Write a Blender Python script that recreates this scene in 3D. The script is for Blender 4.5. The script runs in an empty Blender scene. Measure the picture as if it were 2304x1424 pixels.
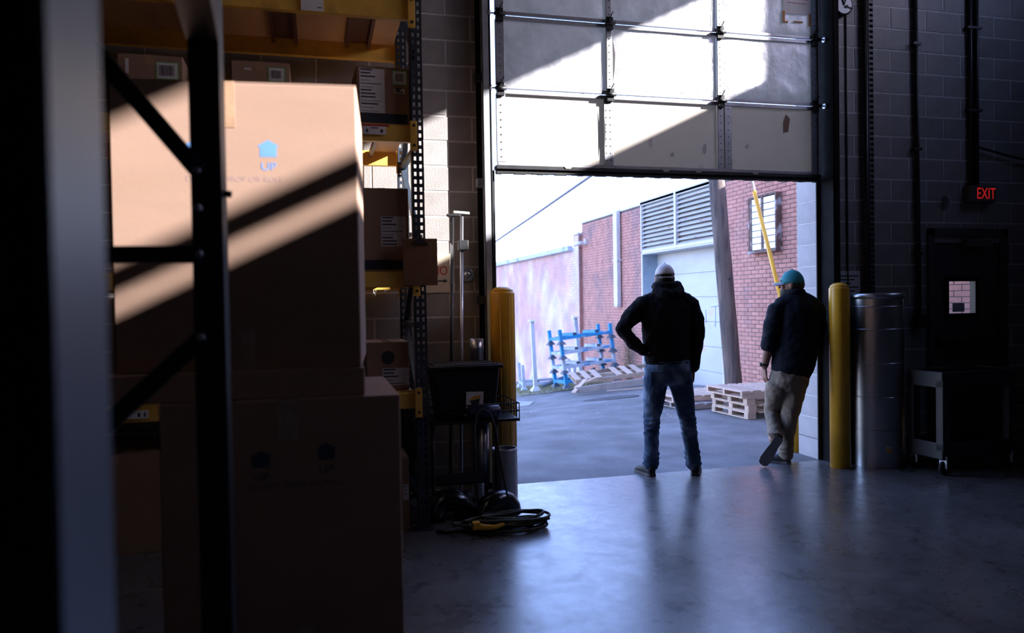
import bpy, bmesh, math, random
from mathutils import Vector, Matrix
random.seed(7)
S = bpy.context.scene
COL = S.collection
PI = math.pi

# ------------------------------------------------------------------ camera
def setup_camera():
    th, pit, roll, F = math.radians(14.5), math.atan(34 / 1700.), .0165, 1700.
    f = Vector((math.sin(th) * math.cos(pit), math.cos(th) * math.cos(pit), -math.sin(pit)))
    r0 = Vector((math.cos(th), -math.sin(th), 0)); u0 = r0.cross(f)
    r = r0 * math.cos(roll) - u0 * math.sin(roll)
    u = u0 * math.cos(roll) + r0 * math.sin(roll)
    cd = bpy.data.cameras.new('camera'); cam = bpy.data.objects.new('camera', cd); COL.objects.link(cam)
    m = Matrix((r, u, -f)).transposed().to_4x4(); m.translation = (-1.395, -6.08, 1.52)
    cam.matrix_world = m
    cd.sensor_width = 36; cd.sensor_fit = 'HORIZONTAL'; cd.lens = 36 * F / 2304
    cd.clip_start = .05; cd.clip_end = 300
    cd.dof.use_dof = True; cd.dof.focus_distance = 6.9; cd.dof.aperture_fstop = 1.5
    S.camera = cam
setup_camera()

# ------------------------------------------------------------------ sky, sun, exposure
w = bpy.data.worlds.new('sky'); S.world = w; w.use_nodes = True
bg = w.node_tree.nodes['Background']; bg.inputs['Strength'].default_value = 1.05
sky = w.node_tree.nodes.new('ShaderNodeTexSky'); sky.sky_type = 'NISHITA'; sky.sun_disc = False; sky.sun_elevation = math.radians(23.8); sky.sun_rotation = math.radians(111.8)
sky.air_density = 1.1; sky.dust_density = 1.0; tint = w.node_tree.nodes.new('ShaderNodeVectorMath'); tint.operation = 'MULTIPLY'; tint.inputs[1].default_value = (.90, .90, 1.28)
w.node_tree.links.new(sky.outputs[0], tint.inputs[0]); w.node_tree.links.new(tint.outputs[0], bg.inputs['Color'])
sd = bpy.data.lights.new('sun', 'SUN'); sun = bpy.data.objects.new('sun', sd); COL.objects.link(sun)
sd.energy = 28; sd.angle = math.radians(.55); sd.color = (1, .945, .93)
SUN = Vector((-1, .4, -.475)).normalized()
sun.rotation_euler = SUN.to_track_quat('-Z', 'Y').to_euler(); sun.location = (12, -6, 9)
S.view_settings.view_transform = 'Standard'; S.view_settings.look = 'None'
S.view_settings.exposure = 0.0; S.view_settings.gamma = 1.0; S.view_settings.use_curve_mapping = False
S.cycles.use_denoising = True; S.cycles.max_bounces = 10; S.cycles.diffuse_bounces = 6; S.cycles.glossy_bounces = 4
S.cycles.sample_clamp_indirect = 6; S.cycles.caustics_reflective = False; S.cycles.caustics_refractive = False

# ------------------------------------------------------------------ materials
MATS = {}
def mat(name, col, rough=.6, metal=0., var=.12, scale=8., bump=0., bscale=None, spec=.5, per_obj=0., col2=None, c2=(.55, .7), c2scale=None, emit=None, stretch=None):
    if name in MATS: return MATS[name]
    m = bpy.data.materials.new(name); m.use_nodes = True; nt = m.node_tree; N = nt.nodes; L = nt.links
    b = N['Principled BSDF']; b.inputs['Roughness'].default_value = rough; b.inputs['Metallic'].default_value = metal
    b.inputs['Specular IOR Level'].default_value = spec
    tc = N.new('ShaderNodeTexCoord'); src = tc.outputs['Object']
    if stretch:
        mp = N.new('ShaderNodeMapping'); mp.inputs['Scale'].default_value = stretch; L.new(src, mp.inputs['Vector']); src = mp.outputs['Vector']
    nz = N.new('ShaderNodeTexNoise'); nz.inputs['Scale'].default_value = scale; nz.inputs['Detail'].default_value = 5; L.new(src, nz.inputs['Vector'])
    mr = N.new('ShaderNodeMapRange'); mr.inputs[1].default_value = .3; mr.inputs[2].default_value = .7
    mr.inputs[3].default_value = 1 - var; mr.inputs[4].default_value = 1 + var; L.new(nz.outputs['Fac'], mr.inputs[0])
    fac = mr.outputs[0]
    if per_obj:
        oi = N.new('ShaderNodeObjectInfo'); m2 = N.new('ShaderNodeMapRange'); m2.inputs[3].default_value = 1 - per_obj; m2.inputs[4].default_value = 1 + per_obj
        L.new(oi.outputs['Random'], m2.inputs[0]); mu = N.new('ShaderNodeMath'); mu.operation = 'MULTIPLY'; L.new(fac, mu.inputs[0]); L.new(m2.outputs[0], mu.inputs[1]); fac = mu.outputs[0]
    base = N.new('ShaderNodeRGB'); base.outputs[0].default_value = (*col, 1); csrc = base.outputs[0]
    if col2:
        n2 = N.new('ShaderNodeTexNoise'); n2.inputs['Scale'].default_value = c2scale or scale * .5; n2.inputs['Detail'].default_value = 8; L.new(src, n2.inputs['Vector'])
        rp = N.new('ShaderNodeMapRange'); rp.inputs[1].default_value = c2[0]; rp.inputs[2].default_value = c2[1]; L.new(n2.outputs['Fac'], rp.inputs[0])
        mx = N.new('ShaderNodeMix'); mx.data_type = 'RGBA'; L.new(rp.outputs[0], mx.inputs[0]); L.new(csrc, mx.inputs[6]); mx.inputs[7].default_value = (*col2, 1); csrc = mx.outputs[2]
    vm = N.new('ShaderNodeVectorMath'); vm.operation = 'SCALE'; L.new(csrc, vm.inputs[0]); L.new(fac, vm.inputs['Scale'])
    L.new(vm.outputs[0], b.inputs['Base Color'])
    if bump:
        n3 = N.new('ShaderNodeTexNoise'); n3.inputs['Scale'].default_value = bscale or scale * 6; n3.inputs['Detail'].default_value = 4; L.new(src, n3.inputs['Vector'])
        bp = N.new('ShaderNodeBump'); bp.inputs['Strength'].default_value = bump; bp.inputs['Distance'].default_value = .01
        L.new(n3.outputs['Fac'], bp.inputs['Height']); L.new(bp.outputs[0], b.inputs['Normal'])
    if emit:
        b.inputs['Emission Color'].default_value = (*emit[0], 1); b.inputs['Emission Strength'].default_value = emit[1]
    MATS[name] = m
    return m

def translucent(m, t, col):
    N = m.node_tree.nodes; L = m.node_tree.links; b = N['Principled BSDF']; out = N['Material Output']
    tr = N.new('ShaderNodeBsdfTranslucent'); tr.inputs['Color'].default_value = (*col, 1); mx = N.new('ShaderNodeMixShader'); mx.inputs[0].default_value = t
    L.new(b.outputs[0], mx.inputs[1]); L.new(tr.outputs[0], mx.inputs[2]); L.new(mx.outputs[0], out.inputs['Surface'])

def floor_mat():
    m = bpy.data.materials.new('polished_concrete'); m.use_nodes = True; nt = m.node_tree; N = nt.nodes; L = nt.links
    b = N['Principled BSDF']; tc = N.new('ShaderNodeTexCoord')
    def noise(sc, det, dist=0.):
        n = N.new('ShaderNodeTexNoise'); n.inputs['Scale'].default_value = sc; n.inputs['Detail'].default_value = det; n.inputs['Distortion'].default_value = dist
        L.new(tc.outputs['Object'], n.inputs['Vector']); return n.outputs['Fac']
    def rng(s, a, bb, c, d):
        r = N.new('ShaderNodeMapRange'); r.inputs[1].default_value = a; r.inputs[2].default_value = bb; r.inputs[3].default_value = c; r.inputs[4].default_value = d; L.new(s, r.inputs[0]); return r.outputs[0]
    def mul(a, c):
        r = N.new('ShaderNodeMath'); r.operation = 'MULTIPLY'; L.new(a, r.inputs[0]); L.new(c, r.inputs[1]); return r.outputs[0]
    big = rng(noise(1.3, 6, .6), .3, .7, .72, 1.2); mid = rng(noise(7, 8, 1.2), .3, .7, .75, 1.2); spots = rng(noise(16, 3, .3), .66, .74, 1., .45)
    vo = N.new('ShaderNodeTexVoronoi'); vo.feature = 'DISTANCE_TO_EDGE'; vo.inputs['Scale'].default_value = .55
    ad = N.new('ShaderNodeVectorMath'); ad.operation = 'ADD'; nn = N.new('ShaderNodeTexNoise'); nn.inputs['Scale'].default_value = 2.2; nn.inputs['Detail'].default_value = 6
    L.new(tc.outputs['Object'], nn.inputs['Vector']); L.new(tc.outputs['Object'], ad.inputs[0]); L.new(nn.outputs['Color'], ad.inputs[1]); L.new(ad.outputs[0], vo.inputs['Vector'])
    crack = rng(vo.outputs['Distance'], 0., .007, .35, 1.)
    f = mul(mul(mul(big, mid), spots), crack)
    base = N.new('ShaderNodeRGB'); base.outputs[0].default_value = (.145, .14, .142, 1)
    vm = N.new('ShaderNodeVectorMath'); vm.operation = 'SCALE'; L.new(base.outputs[0], vm.inputs[0]); L.new(f, vm.inputs['Scale']); L.new(vm.outputs[0], b.inputs['Base Color'])
    ro = mul(rng(noise(3.1, 8, .8), .3, .7, .23, .38), rng(noise(13, 6, .5), .3, .7, .85, 1.2)); L.new(ro, b.inputs['Roughness'])
    b.inputs['Specular IOR Level'].default_value = .9; b.inputs['Coat Weight'].default_value = .55; b.inputs['Coat Roughness'].default_value = .27
    bp = N.new('ShaderNodeBump'); bp.inputs['Strength'].default_value = .06; bp.inputs['Distance'].default_value = .008; L.new(mul(noise(22, 6, .3), crack), bp.inputs['Height']); L.new(bp.outputs[0], b.inputs['Normal'])
    return m

M_FLOOR = floor_mat()
mat('block', (.30, .28, .27), .55, var=.12, scale=5, bump=.25, bscale=90, per_obj=.10)
mat('block_mortar', (.62, .60, .60), .8, var=.1, scale=12, bump=.2)
mat('jamb_block', (.40, .385, .39), .7, var=.12, scale=5, bump=.25, bscale=80, per_obj=.06, col2=(.38, .36, .36), c2=(.6, .75))
mat('dark_wall', (.05, .05, .055), .8, var=.15, scale=3)
mat('ceiling', (.04, .04, .045), .8, var=.1, scale=3)
mat('asphalt', (.172, .172, .172), .85, var=.25, scale=2.2, bump=.5, bscale=60, col2=(.26, .26, .26), c2=(.48, .72), c2scale=.8)
mat('tar', (.07, .07, .075), .8, var=.2, scale=5, bump=.3)
mat('apron', (.34, .34, .34), .8, var=.15, scale=3, bump=.2)
mat('dirt', (.22, .20, .15), .95, var=.35, scale=6, bump=.5)
mat('grass', (.24, .25, .10), .9, var=.4, scale=9)
mat('brick', (.50, .235, .19), .85, var=.18, scale=5, bump=.3, bscale=60, per_obj=.16, col2=(.32, .19, .18), c2=(.5, .7), c2scale=1.3)
mat('brick_far', (.62, .37, .34), .9, var=.22, scale=1.6, bump=.3, bscale=40, col2=(.70, .58, .60), c2=(.40, .62), c2scale=.7)  # paler than the near brick: hazy brightness of the far wall mixed into colour
mat('brick_mortar', (.16, .13, .125), .95, var=.3, scale=2)
mat('brick_mortar_far', (.52, .42, .42), .95, var=.2, scale=3)
mat('white_paint', (.62, .62, .62), .55, var=.08, scale=4, col2=(.60, .62, .64), c2=(.6, .75))
mat('louver_paint', (.56, .56, .56), .6, var=.08, scale=4, col2=(.40, .20, .12), c2=(.62, .68), c2scale=7, stretch=(1, .35, 1))
mat('roller_paint', (.52, .53, .53), .6, var=.1, scale=2, col2=(.55, .36, .24), c2=(.62, .74), c2scale=2.0, stretch=(1, .5, 1.3))
mat('blue_reveal', (.32, .42, .50), .6, var=.25, scale=3)
mat('rust_frame', (.16, .10, .085), .8, var=.4, scale=9, col2=(.36, .36, .38), c2=(.52, .62))
mat('pane', (.80, .84, .90), .25, var=.05, scale=4)  # opaque white: the sky's reflection on the glass painted as colour
mat('galv', (.60, .62, .66), .36, 1., var=.08, scale=4)
mat('galv_dark', (.10, .11, .13), .22, .9, var=.2, scale=5)
mat('galv_dull', (.46, .48, .52), .5, .8, var=.15, scale=9)
mat('steel_dark', (.035, .037, .042), .5, .4, var=.3, scale=9)
mat('strut_steel', (.11, .11, .115), .6, .3, var=.2, scale=9)
mat('track_black', (.012, .012, .013), .9, var=.3, scale=9, spec=.1)
mat('black_plastic', (.012, .012, .014), .38, var=.2, scale=9)
mat('black_rubber', (.015, .015, .016), .7, var=.2, scale=9)
mat('yellow_paint', (.84, .44, .03), .35, var=.12, scale=6, col2=(.35, .17, .02), c2=(.66, .76))
mat('beam_yellow', (.82, .50, .09), .5, var=.15, scale=7, col2=(.34, .19, .04), c2=(.62, .74))
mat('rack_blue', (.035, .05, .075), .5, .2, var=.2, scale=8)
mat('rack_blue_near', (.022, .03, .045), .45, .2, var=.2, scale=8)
mat('column_paint', (.09, .105, .14), .4, .1, var=.15, scale=4)
mat('beam_red', (.10, .035, .025), .5, var=.2, scale=7)
mat('carton', (.385, .25, .19), .8, var=.06, scale=3, bump=.06, bscale=40, col2=(.36, .232, .172), c2=(.5, .65), stretch=(1, 1, 4))
mat('carton_dark', (.38, .24, .16), .8, var=.08, scale=4, per_obj=.12)
mat('carton_blue', (.03, .045, .075), .7, var=.08, scale=4)
mat('tape', (.46, .29, .19), .22, var=.12, scale=14, bump=.15, bscale=25)
mat('clear_tape', (.42, .33, .27), .18, var=.2, scale=14, bump=.2, bscale=25)
mat('print_blue', (.13, .30, .66), .7, var=.08, scale=12)
mat('print_faint', (.325, .225, .225), .8, var=.08, scale=12)
mat('print_navy', (.055, .075, .12), .8, var=.08, scale=12)
mat('paper', (.80, .80, .83), .7, var=.06, scale=12)
mat('ink', (.05, .05, .06), .7, var=.1, scale=12)
mat('green_edge', (.16, .50, .13), .6, var=.05, scale=9)
mat('red_ink', (.45, .03, .03), .6, var=.1, scale=9)
mat('cream', (.62, .54, .42), .7, var=.12, scale=9)
mat('plywood', (.50, .30, .17), .65, var=.25, scale=2.5, stretch=(1, .14, 1), bump=.1)
mat('masonite', (.22, .115, .06), .45, var=.12, scale=10)
mat('foil', (.60, .60, .66), .40, .25, var=.2, scale=3.2, bump=1., bscale=7, col2=(.34, .33, .36), c2=(.5, .72), c2scale=3.5)
mat('beige_panel', (.52, .475, .42), .55, var=.08, scale=2.4, col2=(.34, .30, .26), c2=(.66, .78), c2scale=5)
translucent(MATS['foil'], .10, (.85, .78, .62)); translucent(MATS['beige_panel'], .065, (.98, .78, .52))  # translucency added so daylight lifts the shaded side of the panels
mat('door_rail', (.50, .50, .54), .4, .5, var=.12, scale=9)
mat('tear', (.03, .03, .032), .8, var=.2, scale=9)
mat('orange_tape', (.60, .22, .05), .6, var=.3, scale=20)
mat('exit_door', (.085, .075, .075), .5, var=.12, scale=5)
mat('exit_case', (.13, .115, .10), .5, var=.1, scale=7)
mat('exit_red', (.35, .01, .01), .5, var=.05, scale=7, emit=((1., .03, .03), .34))
mat('conduit', (.05, .05, .055), .45, .4, var=.2, scale=9)
mat('dial', (.75, .76, .80), .4, var=.04, scale=9)
mat('cart_black', (.03, .031, .036), .42, var=.2, scale=8)
mat('bark', (.15, .115, .10), .9, var=.35, scale=5, bump=.9, bscale=16, stretch=(3, 3, .35), col2=(.09, .075, .075), c2=(.5, .62), c2scale=6)
mat('pallet_wood', (.58, .43, .33), .85, var=.2, scale=4, per_obj=.15, stretch=(1, 3, 1))
mat('pallet_grey', (.34, .30, .28), .9, var=.25, scale=4, per_obj=.1, stretch=(1, 3, 1))
mat('stack_blue', (.012, .27, .56), .5, var=.18, scale=6, col2=(.30, .34, .40), c2=(.66, .72))
mat('stack_pale', (.48, .55, .64), .55, var=.2, scale=6, col2=(.12, .30, .52), c2=(.58, .66))
mat('stack_dark', (.07, .10, .14), .6, var=.2, scale=6)
mat('wire_white', (.7, .7, .72), .5, var=.05, scale=9)
mat('cable', (.16, .17, .24), .6, var=.1, scale=9)
mat('skin', (.36, .18, .125), .55, var=.08, scale=12)
mat('hair', (.02, .014, .012), .7, var=.3, scale=60)
mat('hoodie', (.012, .012, .015), .95, var=.2, scale=30, bump=.4, bscale=14, spec=.15)
mat('shirt', (.007, .010, .017), .85, var=.15, scale=30, bump=.3, bscale=12, spec=.2)
mat('denim', (.04, .075, .14), .85, var=.3, scale=6, bump=.5, bscale=22, spec=.2, col2=(.17, .24, .34), c2=(.50, .70), c2scale=6)
mat('khaki', (.25, .20, .15), .85, var=.15, scale=6, bump=.5, bscale=16, spec=.2)
mat('cap_white', (.74, .72, .74), .8, var=.06, scale=20)
mat('cap_teal', (.02, .24, .27), .75, var=.08, scale=20)
mat('cap_grey', (.30, .31, .35), .75, var=.08, scale=20)
mat('shoe', (.018, .017, .018), .7, var=.2, scale=20)
mat('sole', (.08, .075, .075), .7, var=.15, scale=20)
mat('cord', (.05, .05, .02), .6, var=.3, scale=15)
mat('blue_tool', (.012, .02, .07), .4, var=.15, scale=9)
mat('lens_glass', (.8, .82, .85), .05, var=.02, scale=3)

# ------------------------------------------------------------------ mesh helpers
ORG = {}
class MB:
    def __init__(s): s.v = []; s.f = []; s.sm = []
    def add(s, vs, fs, smooth=False):
        n = len(s.v); s.v += [Vector(p) for p in vs]; s.f += [tuple(i + n for i in f) for f in fs]; s.sm += [smooth] * len(fs); return s
    def box(s, x0, x1, y0, y1, z0, z1, R=None):
        vs = [Vector((x, y, z)) for z in (z0, z1) for y in (y0, y1) for x in (x0, x1)]
        if R is not None: vs = [R @ p for p in vs]
        return s.add(vs, [(0, 2, 3, 1), (4, 5, 7, 6), (0, 1, 5, 4), (2, 6, 7, 3), (0, 4, 6, 2), (1, 3, 7, 5)])
    def hexa(s, b, t):
        return s.add(list(b) + list(t), [(3, 2, 1, 0), (4, 5, 6, 7), (0, 1, 5, 4), (1, 2, 6, 5), (2, 3, 7, 6), (3, 0, 4, 7)])
    def bar(s, p, q, w, h, up=(0, 0, 1)):
        p, q = Vector(p), Vector(q); d = (q - p).normalized(); up = Vector(up)
        if abs(d.dot(up)) > .98: up = Vector((0, 1, 0))
        a = d.cross(up).normalized(); b = a.cross(d).normalized()
        c = [a * sx * w / 2 + b * sy * h / 2 for sx, sy in ((-1, -1), (1, -1), (1, 1), (-1, 1))]
        return s.hexa([p + k for k in c], [q + k for k in c])
    def rings(s, rs, cap=True, smooth=True):
        n = len(rs[0]); b = len(s.v)
        for r in rs: s.v += [Vector(p) for p in r]
        for i in range(len(rs) - 1):
            for j in range(n):
                k = (j + 1) % n; s.f.append((b + i * n + j, b + i * n + k, b + (i + 1) * n + k, b + (i + 1) * n + j)); s.sm.append(smooth)
        if cap:
            s.f.append(tuple(b + j for j in reversed(range(n)))); s.sm.append(False)
            s.f.append(tuple(b + (len(rs) - 1) * n + j for j in range(n))); s.sm.append(False)
        return s
    def tube(s, pts, r, n=8, cap=True, smooth=True, ell=None, ref=None):
        pts = [Vector(p) for p in pts]; rs = []; prev = None
        for i, p in enumerate(pts):
            d = (pts[min(i + 1, len(pts) - 1)] - pts[max(i - 1, 0)]).normalized()
            a = prev if prev is not None else (Vector(ref) if ref is not None else (Vector((1, 0, 0)) if abs(d.x) < .9 else Vector((0, 1, 0))))
            a = (a - d * a.dot(d)).normalized(); prev = a; b = d.cross(a)
            ra = r[i] if isinstance(r, (list, tuple)) else r; rb = ell[i] if ell else ra
            rs.append([p + a * ra * math.cos(t) + b * rb * math.sin(t) for t in [2 * PI * k / n for k in range(n)]])
        return s.rings(rs, cap, smooth)
    def lathe(s, prof, c=(0, 0, 0), n=24, axis='Z', cap=True, smooth=True):
        c = Vector(c); rs = []
        for r, h in prof:
            ring = []
            for k in range(n):
                t = 2 * PI * k / n; x, y = r * math.cos(t), r * math.sin(t)
                ring.append(c + (Vector((x, y, h)) if axis == 'Z' else Vector((h, x, y)) if axis == 'X' else Vector((y, h, x))))
            rs.append(ring)
        return s.rings(rs, cap, smooth)
    def prism(s, poly, o, ax, ay, ext):          # polygon in a plane, extruded
        o, ax, ay, ext = Vector(o), Vector(ax), Vector(ay), Vector(ext); n = len(poly)
        a = [o + ax * x + ay * y for x, y in poly]
        return s.add(a + [p + ext for p in a], [tuple(reversed(range(n))), tuple(range(n, 2 * n))] + [(i, (i + 1) % n, n + (i + 1) % n, n + i) for i in range(n)])

def mesh_of(name, mb, off=None):
    me = bpy.data.meshes.new(name)
    vs = [tuple(p - off) for p in mb.v] if off is not None else [tuple(p) for p in mb.v]
    me.from_pydata(vs, [], mb.f)
    for p, sm in zip(me.polygons, mb.sm): p.use_smooth = sm
    bm = bmesh.new(); bm.from_mesh(me); bmesh.ops.recalc_face_normals(bm, faces=bm.faces); bm.to_mesh(me); bm.free()
    return me
def root(o):
    while o.parent: o = o.parent
    return o
def link(name, me, m, parent=None, loc=None, bevel=0, label=None):
    o = bpy.data.objects.new(name, me); COL.objects.link(o)
    if m is not None and not me.materials: me.materials.append(m if not isinstance(m, str) else MATS[m])
    if parent is not None: o.parent = parent
    if loc is not None: o.location = loc
    if bevel:
        b = o.modifiers.new('bevel', 'BEVEL'); b.width = bevel; b.segments = 2; b.limit_method = 'ANGLE'
    if label: o['label'] = label
    return o
def obj(name, mb, m, parent=None, bevel=0, label=None):
    off = ORG.get(root(parent).name) if parent is not None else None
    return link(name, mesh_of(name, mb, off), m, parent, None, bevel, label)
def tag(o, label, cat, group=None):
    o['label'] = label; o['category'] = cat
    if group: o['group'] = group
    return o
def thing(name, label, cat, loc=(0, 0, 0), rz=0, group=None, world=False):
    o = bpy.data.objects.new(name, None); COL.objects.link(o); o.location = loc; o.rotation_euler = (0, 0, rz); o.empty_display_size = .1
    if world: ORG[o.name] = Vector(loc)
    return tag(o, label, cat, group)
def solo(name, mb, m, label, cat, loc=(0, 0, 0), group=None, bevel=0):      # a thing that is one mesh, world coordinates in
    o = link(name, mesh_of(name, mb, Vector(loc)), m, None, loc, bevel); return tag(o, label, cat, group)
def struct(name, mb, m, label=None):
    o = link(name, mesh_of(name, mb), m); o['kind'] = 'structure'
    if label: o['label'] = label
    return o
def copy_tree(o, parent=None):
    c = o.copy(); COL.objects.link(c)
    if parent is not None: c.parent = parent
    for ch in list(o.children): copy_tree(ch, c)
    return c
FC = {}
def text_mesh(txt, size, thick=.0005, sx=1.):
    key = (txt, size, thick, sx)
    if key not in FC:
        cu = bpy.data.curves.new('lettering', 'FONT'); cu.body = txt; cu.size = size; cu.extrude = thick; cu.align_x = 'CENTER'; cu.align_y = 'CENTER'
        t = bpy.data.objects.new('lettering', cu); COL.objects.link(t)
        me = bpy.data.meshes.new_from_object(t.evaluated_get(bpy.context.evaluated_depsgraph_get()))
        bpy.data.objects.remove(t); bpy.data.curves.remove(cu)
        me.materials.clear()
        for v in me.vertices: v.co.x *= sx
        FC[key] = me
    return FC[key].copy()
def text(name, txt, size, m, parent, loc, rot=(PI / 2, 0, 0), sx=1.):
    o = link(name, text_mesh(txt, size, .0005, sx), m, parent, loc); o.rotation_euler = rot; return o

# ================================================================== STRUCTURE
fl = MB().box(-7, 6.5, -13, -.03, -.2, 0); struct('floor', fl, M_FLOOR, 'polished grey concrete warehouse floor')

# exterior ground: level by the door, falling away to the far left
def G(x, y):
    u = (5.5 - x) * .075 + (y - 6) * .095; s = .08
    return -u if u / s > 30 else -s * math.log(1 + math.exp(u / s))
def ground():
    mb = MB(); xs = [-30 + i * 1. for i in range(18)] + [-12 + i * .5 for i in range(36)]; ys = [-.03, .3] + [.6 + .4 * i for i in range(50)] + [21 + 2 * i for i in range(12)]
    vs = [(x, y, G(x, y) - .006 * min(1, max(0, y))) for y in ys for x in xs]; nx = len(xs)
    mb.add(vs, [(j * nx + i, j * nx + i + 1, (j + 1) * nx + i + 1, (j + 1) * nx + i) for j in range(len(ys) - 1) for i in range(nx - 1)], True)
    return mb
struct('ground', ground(), 'asphalt', 'grey asphalt alley outside the open door')
# patch of pale concrete at the far left of the alley, tar patch in the middle
def patch(poly, dz):
    mb = MB(); n = len(poly); mb.add([(x, y, G(x, y) + dz) for x, y in poly] + [(x, y, G(x, y) - .03) for x, y in poly], [tuple(range(n))] + [(i, (i + 1) % n, n + (i + 1) % n, n + i) for i in range(n)]); return mb
o = struct('concrete_apron', patch([(-1, 6.3), (.6, 6.3), (1.5, 6.45), (2.2, 6.7), (2.55, 7.6), (2.3, 8.6), (1.6, 9.6), (-1, 9.9)], .004), 'apron', 'pale concrete strip on the alley ground')
mp = [(3.50 + .46 * math.cos(a) * (1 + .1 * math.sin(3 * a)) - .1 * math.sin(a), 6.0 + .33 * math.sin(a)) for a in [2 * PI * k / 20 for k in range(20)]]
o = struct('tar_patch', patch(mp, .003), 'tar', 'dark oval tar patch on the asphalt')

# ---- door wall
BH, BL, JT = .2032, .4064, .010
core = MB()
core.box(-7, .022, -.002, .298, 0, 7.6); core.box(3.111, 4.36, -.002, .298, 0, 7.6); core.box(4.36, 5.25, -.002, .298, 2.13, 7.6); core.box(5.25, 6.5, -.002, .298, 0, 7.6); core.box(.022, 3.111, -.002, .298, 4.75, 7.6)
wall_n = struct('wall_north', core, 'block_mortar', 'painted concrete block wall around the loading door')
def block_spans():
    seen, rest = [], []
    for i in range(37):
        z0, z1 = i * BH - .02 + JT / 2, (i + 1) * BH - .02 - JT / 2
        z0 = max(z0, .0)
        spans = [(-7, 0), (3.14, 6.5)]
        if z0 < 4.75: pass
        else: spans = [(-7, 6.5)]
        if z1 < 2.2: spans = [(-7, 0), (3.14, 4.34), (5.27, 6.5)]
        off = 3.927 + (0 if i % 2 == 0 else BL / 2)
        for a, b in spans:
            k = math.floor((a - off) / BL); x = off + k * BL
            while x < b:
                p, q = max(a, x + JT / 2), min(b, x + BL - JT / 2)
                if q - p > .04:
                    vis = (3.1 < q and p < 5.75 and z0 < 4.4) or (-2.4 < p and q < .1 and .9 < z1 and z0 < 4.0)
                    (seen if vis else rest).append((round(p, 3), round(q, 3), z0, z1))
                x += BL
    return seen, rest
seen, rest = block_spans()
seen.sort(key=lambda s: (abs(s[0] - 1.9) > 4.2, -s[2] if s[0] < 0 else 0)); rest += seen[300:]; seen = seen[:300]
bm_cache = {}
def chamfer_block(lx, lz, d, c=.004):
    b = [(0, 0, 0), (lx, 0, 0), (lx, 0, lz), (0, 0, lz)]
    f = [(c, -d, c), (lx - c, -d, c), (lx - c, -d, lz - c), (c, -d, lz - c)]
    return MB().hexa(b, f)
for p, q, z0, z1 in seen:
    key = (round(q - p, 3), round(z1 - z0, 3))
    if key not in bm_cache: bm_cache[key] = mesh_of('block', chamfer_block(key[0], key[1], .006 + .004))
    link('block', bm_cache[key], 'block', wall_n, (p, .004 + random.uniform(0, .0015), z0))
rb = MB()
for p, q, z0, z1 in rest: rb.box(p, q, -.004, .007, z0, z1)
o = obj('block_courses', rb, 'block', wall_n); o['kind'] = 'stuff'
# pale end blocks of the jambs
jb = mesh_of('jamb_block', MB().box(-.02, .02, .004, .30, 0, BH - JT))
for i in range(23):
    link('jamb_block', jb, 'jamb_block', wall_n, (3.128, 0, max(0, i * BH - .02)))
    if i > 3: link('jamb_block', jb, 'jamb_block', wall_n, (.005, 0, i * BH - .02))

# ---- the other walls (outside the view): the east one has high windows the sun comes through
we = MB()
E0, E1 = 6.5, 6.55

we.box(E0, E1 + .2, -13, .3, 0, 5.10); we.box(E0, E1 + .2, -13, .3, 6.42, 7.6); we.box(E0, E1, -13, .3, 6.36, 6.42)
we.box(E0, E1, -13, -6.62, 5.10, 6.36); we.box(E0, E1, -6.62, -5.2, 5.10, 5.60); we.box(E0, E1, -5.2, -3.72, 5.10, 6.36); we.box(E0, E1, -3.72, -2.62, 5.10, 5.15); we.box(E0, E1, -2.62, -1.66, 5.10, 5.34); we.box(E0, E1, -1.66, .3, 5.10, 6.36)
struct('wall_east', we, 'dark_wall', 'dark side wall with high strip windows')
wf = MB().box(E0, E0 + .03, -6.62, -5.2, 5.665, 5.79); struct('window_1', wf, 'steel_dark', 'steel bar of the high strip window')
struct('wall_west', MB().box(-7.2, -7, -13, .3, 0, 7.6), 'dark_wall', 'dark side wall')
struct('wall_south', MB().box(-7.2, 6.7, -13.2, -13, 0, 7.6), 'dark_wall', 'dark rear wall')
struct('ceiling', MB().box(-7.2, 6.7, -13.2, .3, 7.6, 7.8), 'ceiling', 'dark warehouse ceiling')

# ================================================================== OVERHEAD DOOR
d1 = bpy.data.objects.new('door_1', None); COL.objects.link(d1); d1.location = (1.57, -.05, 2.61); ORG['door_1'] = Vector(d1.location)
d1['kind'] = 'structure'; d1['label'] = 'raised sectional overhead door with silver foil insulated panels'
YF = -.055          # inner face of the door skin
secs = [(2.63, 3.25), (3.255, 3.85), (3.855, 4.455), (4.46, 5.06)]
cols = [(.07, 1.035), (1.05, 2.065), (2.08, 3.07)]
def foil_panel(x0, x1, z0, z1, amp, seed):
    rnd = random.Random(seed); nx, nz = 22, 14; mb = MB(); vs = []
    ws = [(rnd.uniform(2, 9), rnd.uniform(2, 9), rnd.uniform(0, 6), rnd.uniform(.3, 1)) for _ in range(6)]
    for j in range(nz + 1):
        for i in range(nx + 1):
            u, v = i / nx, j / nz; e = min(u, 1 - u, v, 1 - v); e = min(1, e * 9)
            h = sum(abs(math.sin(a * u * 1.7 + b * v * (1 if k % 2 else -1) + c)) * g for k, (a, b, c, g) in enumerate(ws)) / 3
            vs.append((x0 + (x1 - x0) * u, YF - e * (.004 + amp * h), z0 + (z1 - z0) * v))
    mb.add(vs, [(j * (nx + 1) + i, j * (nx + 1) + i + 1, (j + 1) * (nx + 1) + i + 1, (j + 1) * (nx + 1) + i) for j in range(nz) for i in range(nx)], True)
    return mb
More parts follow.
